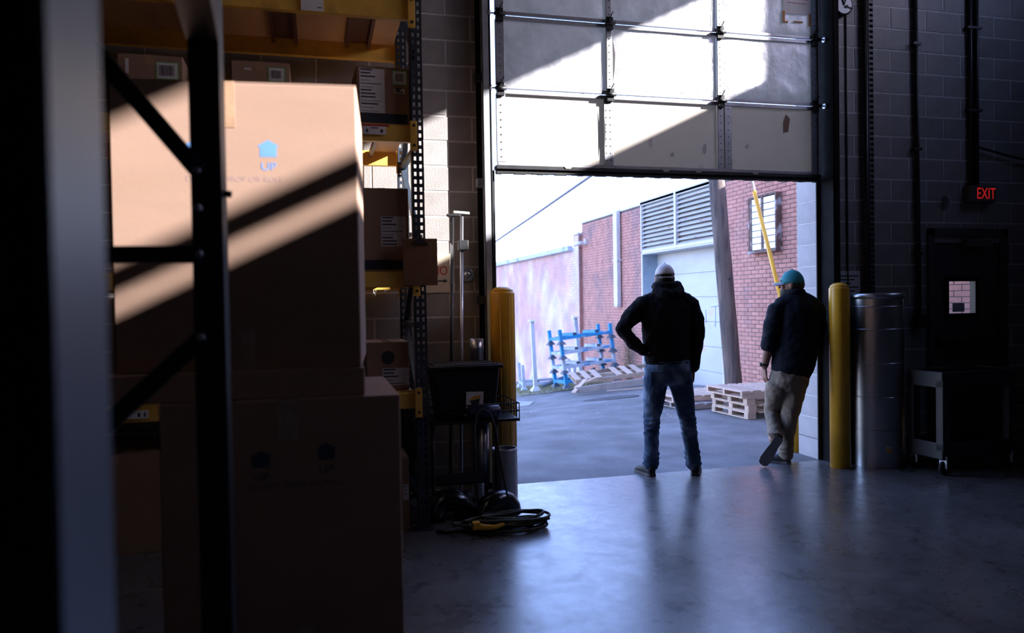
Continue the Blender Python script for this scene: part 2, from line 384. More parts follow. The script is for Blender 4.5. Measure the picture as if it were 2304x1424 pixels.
for si, (z0, z1) in enumerate(secs):
    for ci, (x0, x1) in enumerate(cols):
        if si == 0: obj('panel', foil_panel(x0 + .005, x1 - .005, z0 + .01, z1 - .02, .0006, ci), 'beige_panel', d1, label='scuffed beige panel')
        else: obj('panel', foil_panel(x0 + .005, x1 - .005, z0 + .01, z1 - .015, .010, si * 7 + ci), 'foil', d1, label='crinkled silver sheet panel')
    # rails and stiles
    obj('section_rail', MB().box(.06, 3.08, YF - .022, YF, z0, z0 + .028), 'door_rail', d1, bevel=.003)
    obj('section_rail', MB().box(.06, 3.08, YF - .022, YF, z1 - .036, z1 - .004), 'door_rail', d1, bevel=.003)
    for xs, wd in ((.055, .075), (1.02, .05), (2.06, .05), (3.01, .075)) + (((2.125, .07), (.99, .035)) if si == 0 else ()):
        st = obj('stile', MB().box(xs, xs + wd, YF - .02, YF, z0 + .03, z1 - .037), 'galv_dull', d1, bevel=.002)
        hb = MB()
        for k in range(9): hb.lathe([(.005, -.022), (.005, -.0195)], (xs + wd / 2, YF, z0 + .07 + k * (z1 - z0 - .14) / 8), 8, 'Y')
        obj('bolt_row', hb, 'steel_dark', st)
    for xs in (.09, 1.045, 2.085, 3.04):
        hb = MB().box(xs - .03, xs + .03, YF - .04, YF - .02, z1 - .055, z1 + .05).tube([(xs - .045, YF - .045, z1), (xs + .045, YF - .045, z1)], .016, 10)
        hb.bar((xs - .01, YF - .045, z1 + .02), (xs + .025, YF - .05, z1 + .09), .012, .008)
        obj('hinge', hb, 'steel_dark', d1)
    for xs, sg in ((.05, -1), (3.08, 1)):
        obj('roller', MB().tube([(xs, YF - .045, z1), (xs + sg * .06, YF - .045, z1)], .007, 8).tube([(xs + sg * .04, YF - .045, z1), (xs + sg * .062, YF - .045, z1)], .024, 14), 'galv_dull', d1)
bb = MB().box(.045, 3.1, YF - .03, YF + .055, 2.60, 2.632)
obj('bottom_bar', bb, 'steel_dark', d1, bevel=.004)
sb = MB()
n = 60
for i in range(n):
    x0, x1 = .05 + 3.04 * i / n, .05 + 3.04 * (i + 1) / n; d = .012 * math.sin(i * .9) ** 2
    sb.box(x0, x1, YF - .015, YF + .03, 2.565 + d * .5, 2.602)
obj('rubber_seal', sb, 'black_rubber', d1)
for xs in (.66, 1.55, 2.42, 1.86): obj('seal_clip', MB().prism([(-.035, 0), (.035, 0), (.02, -.018), (-.02, -.018)], (xs, YF - .034, 2.634), (1, 0, 0), (0, 0, 1), (0, .004, 0)), 'beige_panel', d1)
# torn seams, loose foil, taped sheet
def sliver(x, z0, z1, w):
    return MB().prism([(0, 0), (w * .7, (z1 - z0) * .3), (w, (z1 - z0) * .6), (0, (z1 - z0))], (x, YF - .0225, z0), (1, 0, 0), (0, 0, 1), (0, .002, 0))
obj('torn_seam', sliver(1.075, 3.36, 3.74, .022), 'tear', d1); obj('torn_seam', sliver(.985, 2.75, 3.12, .016), 'tear', d1); obj('torn_seam', sliver(1.018, 3.30, 3.82, .008), 'tear', d1)
obj('torn_seam', sliver(2.055, 3.3, 3.83, .008), 'tear', d1); obj('torn_seam', sliver(2.05, 3.88, 4.43, .008), 'tear', d1)
sh = obj('taped_sheet', MB().box(2.72, 3.0, YF - .026, YF - .022, 4.07, 4.30), 'paper', d1, label='white sheet taped to the foil')
obj('lettering', MB().box(2.75, 2.97, YF - .0275, YF - .026, 4.20, 4.205).box(2.76, 2.96, YF - .0275, YF - .026, 4.165, 4.169), 'red_ink', sh)
obj('tape_strip', MB().box(2.715, 2.735, YF - .028, YF - .02, 3.985, 4.09).box(2.735, 2.765, YF - .028, YF - .02, 3.985, 4.0), 'orange_tape', d1); obj('tape_strip', MB().box(2.985, 3.003, YF - .028, YF - .02, 3.97, 4.08), 'orange_tape', d1); obj('tape_strip', MB().box(2.83, 2.92, YF - .028, YF - .02, 3.995, 4.007), 'orange_tape', d1)
for x, z, h in ((1.93, 2.78, .10), (1.42, 2.82, .09), (1.62, 2.75, .04), (2.35, 2.84, .05)):
    obj('scuff', MB().prism([(0, 0), (.02, .3 * h), (.012, h), (-.012, .8 * h), (-.02, .2 * h)], (x, YF - .009, z), (1, 0, 0), (0, 0, 1), (0, .001, 0)), 'paper', d1)
obj('scuff', MB().prism([(0, 0), (.05, .01), (.07, .13), (.03, .17), (.0, .1)], (2.72, YF - .009, 3.0), (1, 0, 0), (0, 0, 1), (0, .001, 0)), 'masonite', d1)

# vertical tracks
for X, s, lab in ((0., -1, 'dark steel vertical door track left of the doorway'), (3.14, 1, 'dark steel vertical door track right of the doorway')):
    t = thing('door_track', lab, 'door track', (X, -.005, 0), world=True, group='overhead door tracks')
    a = s * .10; pr_ = -.115 if s < 0 else -.20
    obj('wall_angle', MB().box(min(X, X + a), max(X, X + a), -.017, -.010, 0, 4.8), 'track_black', t)
    obj('angle_leg', MB().box(min(X, X - s * .004) - .002, max(X, X - s * .004) + .002, pr_, -.017, 0, 4.8), 'steel_dark' if s < 0 else 'track_black', t)
    cx = X + s * .035
    obj('channel', MB().box(cx - .028, cx + .028, pr_, pr_ + .005, .05, 4.8).box(cx - .028, cx - .024, pr_, pr_ + .07, .05, 4.8).box(cx + .024, cx + .028, pr_, pr_ + .07, .05, 4.8), 'galv_dull' if s < 0 else 'track_black', t)
    obj('weather_seal', MB().box(min(X - s * .0, X - s * .045), max(X - s * .0, X - s * .045), -.016, -.004, .0, 2.6), 'black_rubber', t)
    for z in (.5, 1.5, 2.45, 3.3, 4.2):
        obj('bracket', MB().box(min(X, X + s * .12), max(X, X + s * .12), -.09, -.018, z, z + .07), 'steel_dark' if z != 2.45 else 'galv_dull', t, bevel=.006)

# ================================================================== EXIT DOOR
d2 = bpy.data.objects.new('door_2', None); COL.objects.link(d2); d2.location = (4.80, 0, 0); ORG['door_2'] = Vector(d2.location); d2['kind'] = 'structure'; d2['label'] = 'dark steel exit door with small glazed panel'
obj('door_frame', MB().box(4.33, 4.40, -.03, .2, 0, 2.16).box(5.21, 5.28, -.03, .2, 0, 2.16).box(4.33, 5.28, -.03, .2, 2.09, 2.16), 'exit_door', d2, bevel=.004)
lx0, lx1, wx0, wx1, wz0, wz1 = 4.40, 5.21, 4.56, 4.935, 1.30, 1.675
lf = MB(); lf.box(lx0, wx0, .01, .055, .01, 2.09); lf.box(wx1, lx1, .01, .055, .01, 2.09); lf.box(wx0, wx1, .01, .055, .01, wz0); lf.box(wx0, wx1, .01, .055, wz1, 2.09)
leaf = obj('leaf', lf, 'exit_door', d2)
fr = MB()
for a, b, c, d in ((wx0 - .015, wx0 + .03, wz0 - .015, wz1 + .015), (wx1 - .03, wx1 + .015, wz0 - .015, wz1 + .015), (wx0, wx1, wz0 - .015, wz0 + .03), (wx0, wx1, wz1 - .03, wz1 + .015)): fr.box(a, b, -.004, .065, c, d)
obj('glazing_frame', fr, 'black_plastic', leaf)
def glass_mat():
    m = bpy.data.materials.new('glass'); m.use_nodes = True; N = m.node_tree.nodes; b = N['Principled BSDF']
    b.inputs['Transmission Weight'].default_value = 1; b.inputs['Roughness'].default_value = .02; b.inputs['IOR'].default_value = 1.1; nz = N.new('ShaderNodeTexNoise'); nz.inputs['Scale'].default_value = 6
    mr = N.new('ShaderNodeMapRange'); mr.inputs[3].default_value = .50; mr.inputs[4].default_value = .62; m.node_tree.links.new(nz.outputs['Fac'], mr.inputs[0])
    cb = N.new('ShaderNodeCombineColor'); [m.node_tree.links.new(mr.outputs[0], cb.inputs[i]) for i in range(3)]; m.node_tree.links.new(cb.outputs[0], b.inputs['Base Color']); return m
GLASS = glass_mat()
obj('glass_pane', MB().box(wx0 + .02, wx1 - .02, .03, .034, wz0 + .02, wz1 - .02), GLASS, leaf)
obj('sticker', MB().box(wx0 + .10, wx0 + .24, .024, .029, wz0 + .045, wz0 + .13), 'paper', leaf)
obj('push_bar', MB().box(4.44, 5.18, -.06, -.02, 1.02, 1.07).box(4.44, 4.56, -.05, .012, 1.0, 1.09).box(5.08, 5.18, -.05, .012, 1.0, 1.09), 'steel_dark', d2, bevel=.006)
obj('closer', MB().box(4.75, 5.05, -.05, .01, 1.98, 2.05), 'exit_case', d2, bevel=.006)

# ================================================================== RIGHT-HAND WALL FIXTURES
t = thing('exit_sign', 'glowing red exit sign above the dark exit door', 'exit sign', (4.92, -.01, 2.41), world=True)
obj('housing', MB().box(4.76, 5.08, -.085, -.006, 2.405, 2.575), 'exit_case', t, bevel=.012)
fc = obj('face', MB().box(4.775, 5.065, -.089, -.084, 2.42, 2.56), 'exit_case', t)
text('lettering', 'EXIT', .155, 'exit_red', fc, (0.03, -.0805, .08), sx=.72)
t = thing('wall_dial', 'round white dial with dark hands high on the block wall', 'clock', (3.375, -.01, 4.21), world=True)
obj('casing', MB().lathe([(.10, -.012), (.10, -.05), (.085, -.055)], (3.375, 0, 4.21), 32, 'Y'), 'steel_dark', t)
fc = obj('face', MB().lathe([(.084, -.05), (.084, -.057)], (3.375, 0, 4.21), 32, 'Y'), 'dial', t)
obj('hand', MB().bar((3.375, -.06, 4.20), (3.355, -.06, 4.275), .004, .012, (0, 1, 0)), 'ink', fc); obj('hand', MB().bar((3.375, -.06, 4.20), (3.40, -.06, 4.27), .004, .010, (0, 1, 0)), 'ink', fc); obj('knob', MB().lathe([(.012, -.057), (.012, -.07)], (3.40, 0, 4.19), 10, 'Y').bar((3.40, -.062, 4.19), (3.46, -.062, 4.175), .006, .008), 'ink', fc)
solo('cord', MB().tube([(3.33, -.03, 4.12), (3.31, -.025, 3.7), (3.26, -.03, 3.2), (3.245, -.03, 2.9)], .006, 6), 'black_rubber', 'thin black cord hanging from the white dial', 'cord', (3.33, -.03, 4.12))
solo('conduit', MB().tube([(3.43, -.012, 4.75), (3.43, -.012, 1.55)], .007, 6), 'conduit', 'thinnest wall conduit running down to the paper notice', 'conduit', (3.43, -.012, 1.55), 'conduits on the block wall')
solo('conduit', MB().tube([(3.62, -.035, 4.75), (3.62, -.035, .0)], .024, 12), 'conduit', 'thick dark conduit beside the slotted strut', 'conduit', (3.62, -.035, 0), 'conduits on the block wall')
st = MB()
st.box(3.655, 3.66, -.04, -.006, 0.9, 4.75); st.box(3.70, 3.705, -.04, -.006, 0.9, 4.75)
for k in range(78): st.box(3.66, 3.70, -.04, -.036, .9 + k * .05, .9 + k * .05 + .026)
t = thing('slotted_strut', 'slotted steel strut channel beside the thick conduit', 'strut channel', (3.68, -.005, .9), world=True); obj('channel', st, 'strut_steel', t); obj('backing', MB().box(3.66, 3.70, -.012, -.006, .9, 4.75), 'steel_dark', t)
t = thing('conduit', 'straight dark conduit ending in a small junction box', 'conduit', (4.185, -.03, 1.2), world=True, group='conduits on the block wall')
obj('pipe', MB().tube([(4.185, -.03, 4.75), (4.215, -.03, 1.32)], .020, 12), 'conduit', t); obj('junction_box', MB().box(4.16, 4.28, -.07, -.006, 1.20, 1.33), 'steel_dark', t, bevel=.005)
for z in (3.9, 2.9, 1.9): obj('strap', MB().box(4.15, 4.24, -.055, -.006, z, z + .025), 'conduit', t)
t = thing('conduit', 'pair of dark conduits above the exit sign', 'conduit', (4.87, -.03, 2.6), world=True, group='conduits on the block wall')
obj('pipe', MB().tube([(4.825, -.03, 4.75), (4.83, -.03, 2.58)], .020, 12), 'conduit', t); obj('pipe', MB().tube([(4.905, -.03, 4.75), (4.90, -.03, 2.58)], .020, 12), 'conduit', t)
for z in (4.1, 3.3): obj('strap', MB().box(4.78, 4.95, -.055, -.006, z, z + .02), 'conduit', t)
solo('cable', MB().tube([(4.83, -.06, 2.96), (5.0, -.05, 2.93), (5.3, -.05, 2.87), (5.6, -.05, 2.83), (6.3, -.05, 2.86)], .012, 8), 'black_rubber', 'black cable sagging sideways from the conduit pair', 'cable', (4.83, -.06, 2.96))
t = thing('light_switch', 'small beige switch box left of the exit sign', 'switch', (4.55, -.006, 2.38), world=True); obj('box', MB().box(4.525, 4.575, -.045, -.006, 2.38, 2.475), 'galv_dull', t, bevel=.004); obj('toggle', MB().box(4.545, 4.555, -.055, -.04, 2.42, 2.445), 'beige_panel', t)
t = thing('wall_notice', 'paper notice taped to the block wall behind the bollard', 'notice', (3.41, -.008, 1.45), world=True); obj('sheet', MB().box(3.265, 3.565, -.013, -.008, 1.44, 1.755), 'paper', t)
pr = MB()
for k in range(7): pr.box(3.29, 3.54 - .04 * (k % 3), -.0145, -.013, 1.70 - k * .035, 1.712 - k * .035)
obj('print', pr, 'ink', t)

# bollards
def bollard(name, x, y, h, lab, r=.09, seam=False):
    t = thing(name, lab, 'bollard', (x, y, 0), world=True, group='yellow steel bollards')
    obj('sleeve', MB().lathe([(r, 0), (r, h - .02), (r * .97, h - .008), (r * .9, h)], (x, y, 0), 40), 'yellow_paint', t)
    obj('cap', MB().lathe([(r * .92, h - .004), (r * .86, h + .012), (r * .6, h + .03), (r * .2, h + .038)], (x, y, 0), 40), 'yellow_paint', t)
    for a in ((-2.0, -1.25, -.6) if seam else ()): obj('ridge', MB().tube([(x + r * math.cos(a), y + r * math.sin(a), .0), (x + r * math.cos(a), y + r * math.sin(a), h - .02)], .004, 6), 'yellow_paint', t)
bollard('bollard', .025, -.29, 1.60, 'yellow bollard at the left side of the doorway, behind the black bin', .098, True)
bollard('bollard', 3.085, -.33, 1.60, 'yellow bollard beside the tall galvanized duct', .086)
bollard('bollard', 3.15, .42, 1.15, 'yellow bollard outside, behind the leaning man', .085)

# tall galvanized duct
t = thing('metal_duct', 'tall galvanized metal duct standing beside the right bollard', 'duct', (3.495, -.31, 0), world=True)
obj('shell', MB().lathe([(.218, 0), (.218, 1.49)], (3.495, -.31, 0), 64, cap=False), 'galv', t)
for z in (.33, .62, .92, 1.22, 1.42): obj('seam', MB().lathe([(.2175, z - .006), (.2225, z - .002), (.2225, z + .002), (.2175, z + .006)], (3.495, -.31, 0), 64, cap=False), 'galv', t)
obj('rim', MB().lathe([(.218, 1.49), (.232, 1.495), (.236, 1.51), (.232, 1.535), (.222, 1.54), (.205, 1.53), (.205, 1.48)], (3.495, -.31, 0), 56, cap=False), 'galv', t)
a = -1.86
c = Vector((3.495 + .2215 * math.cos(a), -.31 + .2215 * math.sin(a), .17)); tx = Vector((-math.sin(a), math.cos(a), 0)); tn = Vector((math.cos(a), math.sin(a), 0))
obj('sticker', MB().prism([(-.026, -.02), (.022, -.03), (.028, .018), (-.02, .03)], c, tx, (0, 0, 1), tn * .002), 'paper', t); obj('sticker', MB().prism([(-.022, -.024), (.022, -.03), (.025, 0), (-.02, .006)], c + tn * .001, tx, (0, 0, 1), tn * .002), 'yellow_paint', t)

# utility cart
t = thing('utility_cart', 'black two-tier plastic utility cart in the dark corner', 'cart', (3.64, -.90, 0), rz=math.radians(3))
CW, CD = .80, .38
def tray(z0, z1):
    m = MB().box(0, CW, 0, CD, z0, z0 + .02)
    for a in ((0, .025, 0, CD), (CW - .025, CW, 0, CD), (0, CW, 0, .025), (0, CW, CD - .025, CD)): m.box(a[0], a[1], a[2], a[3], z0, z1)
    return m
obj('top_tray', tray(.73, .87), 'cart_black', t, bevel=.012); obj('bottom_tray', tray(.13, .27), 'cart_black', t, bevel=.012)
for x, y in ((0, 0), (CW - .075, 0), (0, CD - .075), (CW - .075, CD - .075)):
    obj('leg', MB().box(x, x + .075, y, y + .075, .2, .80), 'cart_black', t, bevel=.006)
    cs = obj('caster', MB().bar((x + .03, y + .01, .16), (x + .03, y + .01, .06), .012, .04).bar((x + .03, y + .045, .16), (x + .03, y + .045, .06), .012, .04).lathe([(.03, .145), (.03, .165)], (x + .03, y + .027, 0), 12), 'galv_dull', t)
    obj('wheel', MB().lathe([(.02, -.014), (.06, -.012), (.062, 0), (.06, .012), (.02, .014)], (x + .045, y + .027, .062), 20, 'Y'), 'black_rubber', cs)

# ================================================================== PALLET RACK ALONG THE WALL
rk = thing('pallet_rack', 'dark blue pallet rack with yellow beams along the block wall', 'rack', (-1.99, -.6, 0), world=True)
def upright_post(x, y, h, sgn):      # perforated C-post, open towards the frame's inside
    w, d = .080, .070; m = MB(); f0, f1 = (y - d / 2, y - d / 2 + .004) if sgn < 0 else (y + d / 2 - .004, y + d / 2)
    xs = [x - w / 2, x - w / 2 + .014, x - .010, x + .010, x + w / 2 - .014, x + w / 2]
    m.box(xs[0], xs[1], f0, f1, 0, h); m.box(xs[2], xs[3], f0, f1, 0, h); m.box(xs[4], xs[5], f0, f1, 0, h)
    p = .0508
    for k in range(int(h / p)):
        m.box(xs[1], xs[2], f0, f1, k * p, k * p + .024); m.box(xs[3], xs[4], f0, f1, k * p, k * p + .024)
    m.box(x - w / 2, x - w / 2 + .003, y - d / 2, y + d / 2, 0, h); m.box(x + w / 2 - .003, x + w / 2, y - d / 2, y + d / 2, 0, h)
    return m
RX = (-.725, -3.24); RYF, RYB, RH = -1.03, -.17, 4.9
for x in RX:
    for y, sg in ((RYF, -1), (RYB, -1)):
        p = obj('post', upright_post(x, y, RH, sg), 'rack_blue', rk); obj('foot_plate', MB().box(x - .06, x + .06, y - .06, y + .06, 0, .008), 'rack_blue', p)
    zs = [.15, .75, 1.35, 1.95, 2.55, 3.15, 3.75, 4.35]
    for i, z in enumerate(zs):
        obj('brace', MB().box(x - .018, x + .018, RYF + .03, RYB - .03, z, z + .035), 'rack_blue', rk)
        if i < len(zs) - 1: obj('brace', MB().bar((x, RYF + .03 if i % 2 else RYB - .03, z + .04), (x, RYB - .03 if i % 2 else RYF + .03, zs[i + 1]), .035, .03), 'rack_blue', rk)
levels = [(.82, .925), (1.625, 1.72), (2.583, 2.688), (3.388, 3.51)]
for li, (z0, z1) in enumerate(levels):
    for y0, y1, nm in ((RYF - .055, RYF - .005, 'f'), (RYB - .025, RYB + .025, 'r')):
        dy = -.035 if nm == 'f' else .0
        bm_ = MB().box(RX[1] + .045, RX[0] - .045, y0 + .02, y1 + .02, z0, z1).box(RX[1] + .045, RX[0] - .045, y0 + .045, y1 + .02, z1 - .002, z1 + .012)
        b = obj('beam', bm_, 'beam_yellow', rk, bevel=.003)
        for x in RX:
            s = 1 if x < -2 else -1
            cn = obj('connector', MB().box(min(x + s * .002, x + s * .05), max(x + s * .002, x + s * .05), y0 - .002, y0 + .016, z0 - .06, z1 + .03), 'beam_yellow', b, bevel=.003)
            obj('stud', MB().tube([(x + s * .024, y0 - .007, z0 - .025), (x + s * .024, y0 + .01, z0 - .025)], .010, 10).tube([(x + s * .024, y0 - .007, z1), (x + s * .024, y0 + .01, z1)], .010, 10), 'steel_dark', cn)
    # deck: cross bars in pairs with plywood between them
    bars = [-3.0, -2.84, -2.22, -2.06, -1.66, -1.50, -1.13, -.97] if li >= 2 else [-2.9, -2.2, -1.5, -1.05]
    for x in bars: obj('cross_bar', MB().box(x - .012, x + .012, RYF + .01, RYB - .01, z1 - .045, z1 - .004), 'beam_red', rk)
    edges = [-3.19, -2.95, -2.1, -1.6, -1.06, -.78] if li < 2 else None
    spans = list(zip(edges[:-1], edges[1:])) if edges else [(-3.19, -3.0), (-2.84, -2.22), (-2.06, -1.66), (-1.50, -1.13), (-.97, -.775)]
    for a, b in spans: obj('deck_board_or_gap', MB().box(a + .004, b - .004, RYF + .0, RYB - .0, z1 - .004, z1 + .014), 'plywood', rk)
    if li == 3:
        for a, b in ((-2.99, -2.85), (-2.21, -2.07), (-1.65, -1.51), (-1.12, -.98)): obj('deck_board_or_gap', MB().box(a, b, RYF, RYB, z1 + .002, z1 + .014), 'beam_red', rk)  # dark strips standing in for the unlit open gaps; no real boards here
# beam labels
lb = obj('beam_label', MB().box(-1.08, -.93, -1.076, -1.0715, 2.622, 2.675), 'paper', rk); obj('print', MB().box(-1.06, -1.045, -1.0775, -1.076, 2.635, 2.655).box(-.965, -.95, -1.0775, -1.076, 2.635, 2.655).box(-1.03, -.98, -1.0775, -1.076, 2.66, 2.667), 'ink', lb); obj('red_stripe', MB().box(-1.09, -.91, -1.077, -1.0715, 2.675, 2.688), 'red_ink', rk)
lb = obj('beam_label', MB().box(-1.45, -1.31, -1.0765, -1.0715, 3.39, 3.50), 'paper', rk); obj('print', MB().box(-1.35, -1.32, -1.0775, -1.0765, 3.41, 3.416), 'ink', lb)
lb = obj('beam_label', MB().box(-2.52, -2.40, -1.0765, -1.0715, .845, .895), 'paper', rk); obj('print', MB().box(-2.46, -2.445, -1.0775, -1.0765, .855, .88).box(-2.425, -2.415, -1.0775, -1.0765, .855, .88), 'ink', lb)

# ---- cartons on the rack
def barcode(parent, x, z, y, w, h, n=9, seed=1):
    rnd = random.Random(seed); m = MB()
    for k in range(n): m.box(x + w * k / n, x + w * (k + rnd.uniform(.3, .7)) / n, y - .001, y, z, z + h)
    return obj('barcode', m, 'ink', parent)
def carton(lab, x0, x1, y0, y1, z0, z1, group, m='carton_dark', labels=(), rz=0., blue=False, cut=False):
    c = ((x0 + x1) / 2, (y0 + y1) / 2, z0); t = thing('carton', lab, 'box', c, rz, group)
    wx, wy, h = (x1 - x0) / 2, (y1 - y0) / 2, z1 - z0
    obj('body', MB().box(-wx, wx, -wy, wy, 0, h - .004), m, t, bevel=.004)
    obj('flap', MB().box(-wx, wx, -wy, -.002, h - .004, h), m, t); obj('flap', MB().box(-wx, wx, .002, wy, h - .004, h), m, t)
    obj('tape', MB().box(-.025, .025, -wy - .001, wy, h, h + .001).box(-.025, .025, -wy - .0012, -wy, h - .06, h), 'tape', t)
    if blue: obj('print_band', MB().box(-wx + .02, wx - .02, -wy - .001, -wy, .012, .075), 'carton_blue', t)
    if cut: obj('hand_hole', MB().lathe([(.045, -.0015), (.045, 0)], (0, -wy, h * .68), 16, 'Y'), 'ink', t)
    for k, (u0, u1, v0, v1, kind) in enumerate(labels):
        X0, X1, Z0, Z1 = -wx + u0 * 2 * wx, -wx + u1 * 2 * wx, v0 * h, v1 * h; Y = -wy - .001
        if kind == 'bar':
            obj('label_border', MB().box(X0 - .006, X1 + .006, Y - .0008, Y + .001, Z0 - .006, Z1 + .006), 'green_edge', t)
        l = obj('label', MB().box(X0, X1, Y - .0016, Y + .001, Z0, Z1), 'paper', t)
        if kind == 'bar': barcode(l, X0 + .014, Z0 + .018, Y - .0016, X1 - X0 - .028, Z1 - Z0 - .034, 10, k)
        elif kind == 'text':
            m2 = MB(); rnd = random.Random(k + 3); n = max(3, int((Z1 - Z0) / .022))
            for q in range(n):
                zz = Z1 - (Z1 - Z0) * (q + .6) / n
                m2.box(X0 + .008, X0 + .008 + (X1 - X0 - .016) * rnd.uniform(.35, .95), Y - .0024, Y - .0016, zz, zz + rnd.choice((.003, .005, .009)))
            obj('print', m2, 'ink', l)
    return t
GB = 'small cartons on the pallet rack'
carton('carton with green-edged barcode, left one on the upper rack shelf', -2.54, -2.17, -.99, -.6, 2.703, 3.075, GB, labels=((.05, .5, .12, .5, 'text'), (.6, .92, .62, .88, 'bar'), (.55, .88, .1, .35, 'blank'), (.12, .17, .68, .92, 'blank')))
carton('carton with green-edged barcode, middle one on the upper rack shelf', -1.885, -1.53, -.99, -.6, 2.703, 3.075, GB, labels=((.02, .5, .1, .6, 'blank'), (.64, .9, .68, .9, 'bar'), (.22, .34, .84, .88, 'blank')), rz=.0)
carton('carton with large white shipping label beside the rack post, upper shelf', -1.115, -.765, -1.0, -.62, 2.703, 3.085, GB, labels=((.05, .52, .2, .96, 'text'), (.68, .93, .72, .94, 'bar'), (.7, .9, .56, .64, 'text')), rz=.035, blue=True)
carton('dark carton with tilted white label on the middle rack shelf', -1.14, -.785, -1.0, -.55, 1.735, 2.285, GB, labels=((.48, .95, .3, .66, 'text'),), blue=True)
carton('carton with a hand hole and white label on the lower rack shelf', -1.08, -.80, -1.0, -.6, .94, 1.262, GB, labels=((.36, .98, .10, .46, 'text'),), cut=True)
carton('pale carton standing behind the tall stacked boxes on the lower rack shelf', -1.62, -1.16, -.9, -.5, .94, 1.52, GB, labels=((.9, .99, .3, .6, 'text'),))
carton('carton with white label on the floor under the rack', -1.25, -.815, -1.02, -.6, 0, .48, GB, labels=((.9, .985, .42, .64, 'text'),))
carton('dark carton on the floor in the far left rack bay', -2.9, -2.32, -1.0, -.5, 0, .62, GB)

# clipboard on the rack post
t = thing('clipboard', 'brown clipboard with black clip hung on the rack post', 'clipboard', (-.725, -1.09, 1.64), world=True)
obj('board', MB().box(-.84, -.61, -1.095, -1.089, 1.635, 1.945), 'masonite', t, bevel=.003); obj('clip', MB().prism([(-.055, 0), (.055, 0), (.03, .03), (.012, .04), (.012, .055), (-.012, .055), (-.012, .04), (-.03, .03)], (-.725, -1.11, 1.905), (1, 0, 0), (0, 0, 1), (0, .014, 0)), 'steel_dark', t, bevel=.002)

# ================================================================== LARGE CARTONS IN FRONT
def big_box(lab, corner, width, depth, h, az, group):
    a = math.radians(az); t = thing('shipping_box', lab, 'box', corner, 0, group)      # origin: front right bottom corner; x runs left along the front as negative
    t.rotation_euler = (0, 0, -a)
    obj('body', MB().box(-width, 0, 0, depth, 0, h - .004), 'carton', t, bevel=.006)
    obj('flap', MB().box(-width, 0, 0, depth / 2 - .002, h - .004, h), 'carton', t); obj('flap', MB().box(-width, 0, depth / 2 + .002, depth, h - .004, h), 'carton', t)
    return t
def house(parent, x, z, s, m):
    obj('house_mark', MB().prism([(-.5, 0), (.5, 0), (.5, .62), (.66, .66), (0, 1.05), (-.66, .66), (-.5, .62)], (x, -.0004, z), (s, 0, 0), (0, 0, s), (0, .0008, 0)), m, parent)
GBX = 'large shipping boxes stacked beside the rack'
b1 = big_box('lower large cardboard box standing on the floor', (-1.085, -3.10, 0), .875, .80, 1.16, 0, GBX)
ft = thing('flat_carton', 'flat shallow carton sandwiched between the two large boxes', 'box', (-1.215, -3.07, 1.162), 0); obj('body', MB().box(-.93, 0, 0, .78, 0, .103), 'carton', ft, bevel=.008); obj('flap', MB().box(-.93, 0, 0, .4, .103, .107), 'carton', ft); obj('flap', MB().box(-.93, 0, .404, .78, .103, .107), 'carton', ft)
b2 = big_box('upper large cardboard box with sunlit front and blue house marks', (-1.228, -3.05, 1.271), .905, .78, 1.105, 5, GBX)
def at_box(t, x, z): return (x, 0, z)
# prints: upper
def prints(t, marks, texty, textx, m, m2, size):
    for x, z in marks:
        house(t, x, z, size, m); text('lettering', 'UP', .042, m, t, (x, -.0001, z - .038), sx=1.15)
    text('lettering', 'DO NOT DROP OR ROLL', .028, m2, t, (textx, .0001, texty), sx=1.12)
prints(b2, ((-.335, .82), (-.60, .82)), .733, -.46, 'print_blue', 'print_faint', .062)
obj('tape', MB().box(-.515, -.455, -.0012, 0, h0 := .93, 1.105).box(-.515, -.455, -.0012, .78, 1.105, 1.1065), 'tape', b2)
prints(b1, ((-.525, .91), (-.285, .925)), .835, -.40, 'print_navy', 'print_navy', .062)
obj('tape', MB().box(-.46, -.385, -.0012, 0, 1.01, 1.16).box(-.46, -.385, -.0012, .8, 1.16, 1.1615), 'clear_tape', b1)
obj('tape', MB().box(-.40, -.34, -.0012, 0, .0, .30), 'clear_tape', b1)
obj('tape', MB().box(-.47, -.40, -.0012, 0, .0, .16), 'clear_tape', b2)

# ================================================================== NEAR UPRIGHT FRAME AND COLUMN
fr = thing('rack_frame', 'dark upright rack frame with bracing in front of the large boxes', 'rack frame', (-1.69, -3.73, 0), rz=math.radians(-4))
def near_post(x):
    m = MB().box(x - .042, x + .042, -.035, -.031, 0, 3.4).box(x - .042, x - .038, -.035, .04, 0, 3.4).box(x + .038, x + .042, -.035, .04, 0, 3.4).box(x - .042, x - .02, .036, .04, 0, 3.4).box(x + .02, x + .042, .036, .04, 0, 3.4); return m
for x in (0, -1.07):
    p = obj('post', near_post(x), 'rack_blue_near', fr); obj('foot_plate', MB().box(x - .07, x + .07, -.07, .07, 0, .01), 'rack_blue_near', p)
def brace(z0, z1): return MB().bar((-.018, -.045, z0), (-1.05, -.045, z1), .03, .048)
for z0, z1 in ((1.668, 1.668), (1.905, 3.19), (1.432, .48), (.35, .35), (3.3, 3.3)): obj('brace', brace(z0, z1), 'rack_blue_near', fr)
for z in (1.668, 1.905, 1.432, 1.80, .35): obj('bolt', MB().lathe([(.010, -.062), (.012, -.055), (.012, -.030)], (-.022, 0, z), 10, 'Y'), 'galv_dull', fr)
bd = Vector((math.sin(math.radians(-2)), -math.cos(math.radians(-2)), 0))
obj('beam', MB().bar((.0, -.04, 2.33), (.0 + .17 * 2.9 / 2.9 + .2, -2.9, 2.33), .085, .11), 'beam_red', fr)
obj('peg', MB().tube([(.03, -.0, 1.85), (.062, -.0, 1.845)], .010, 8), 'black_rubber', fr)

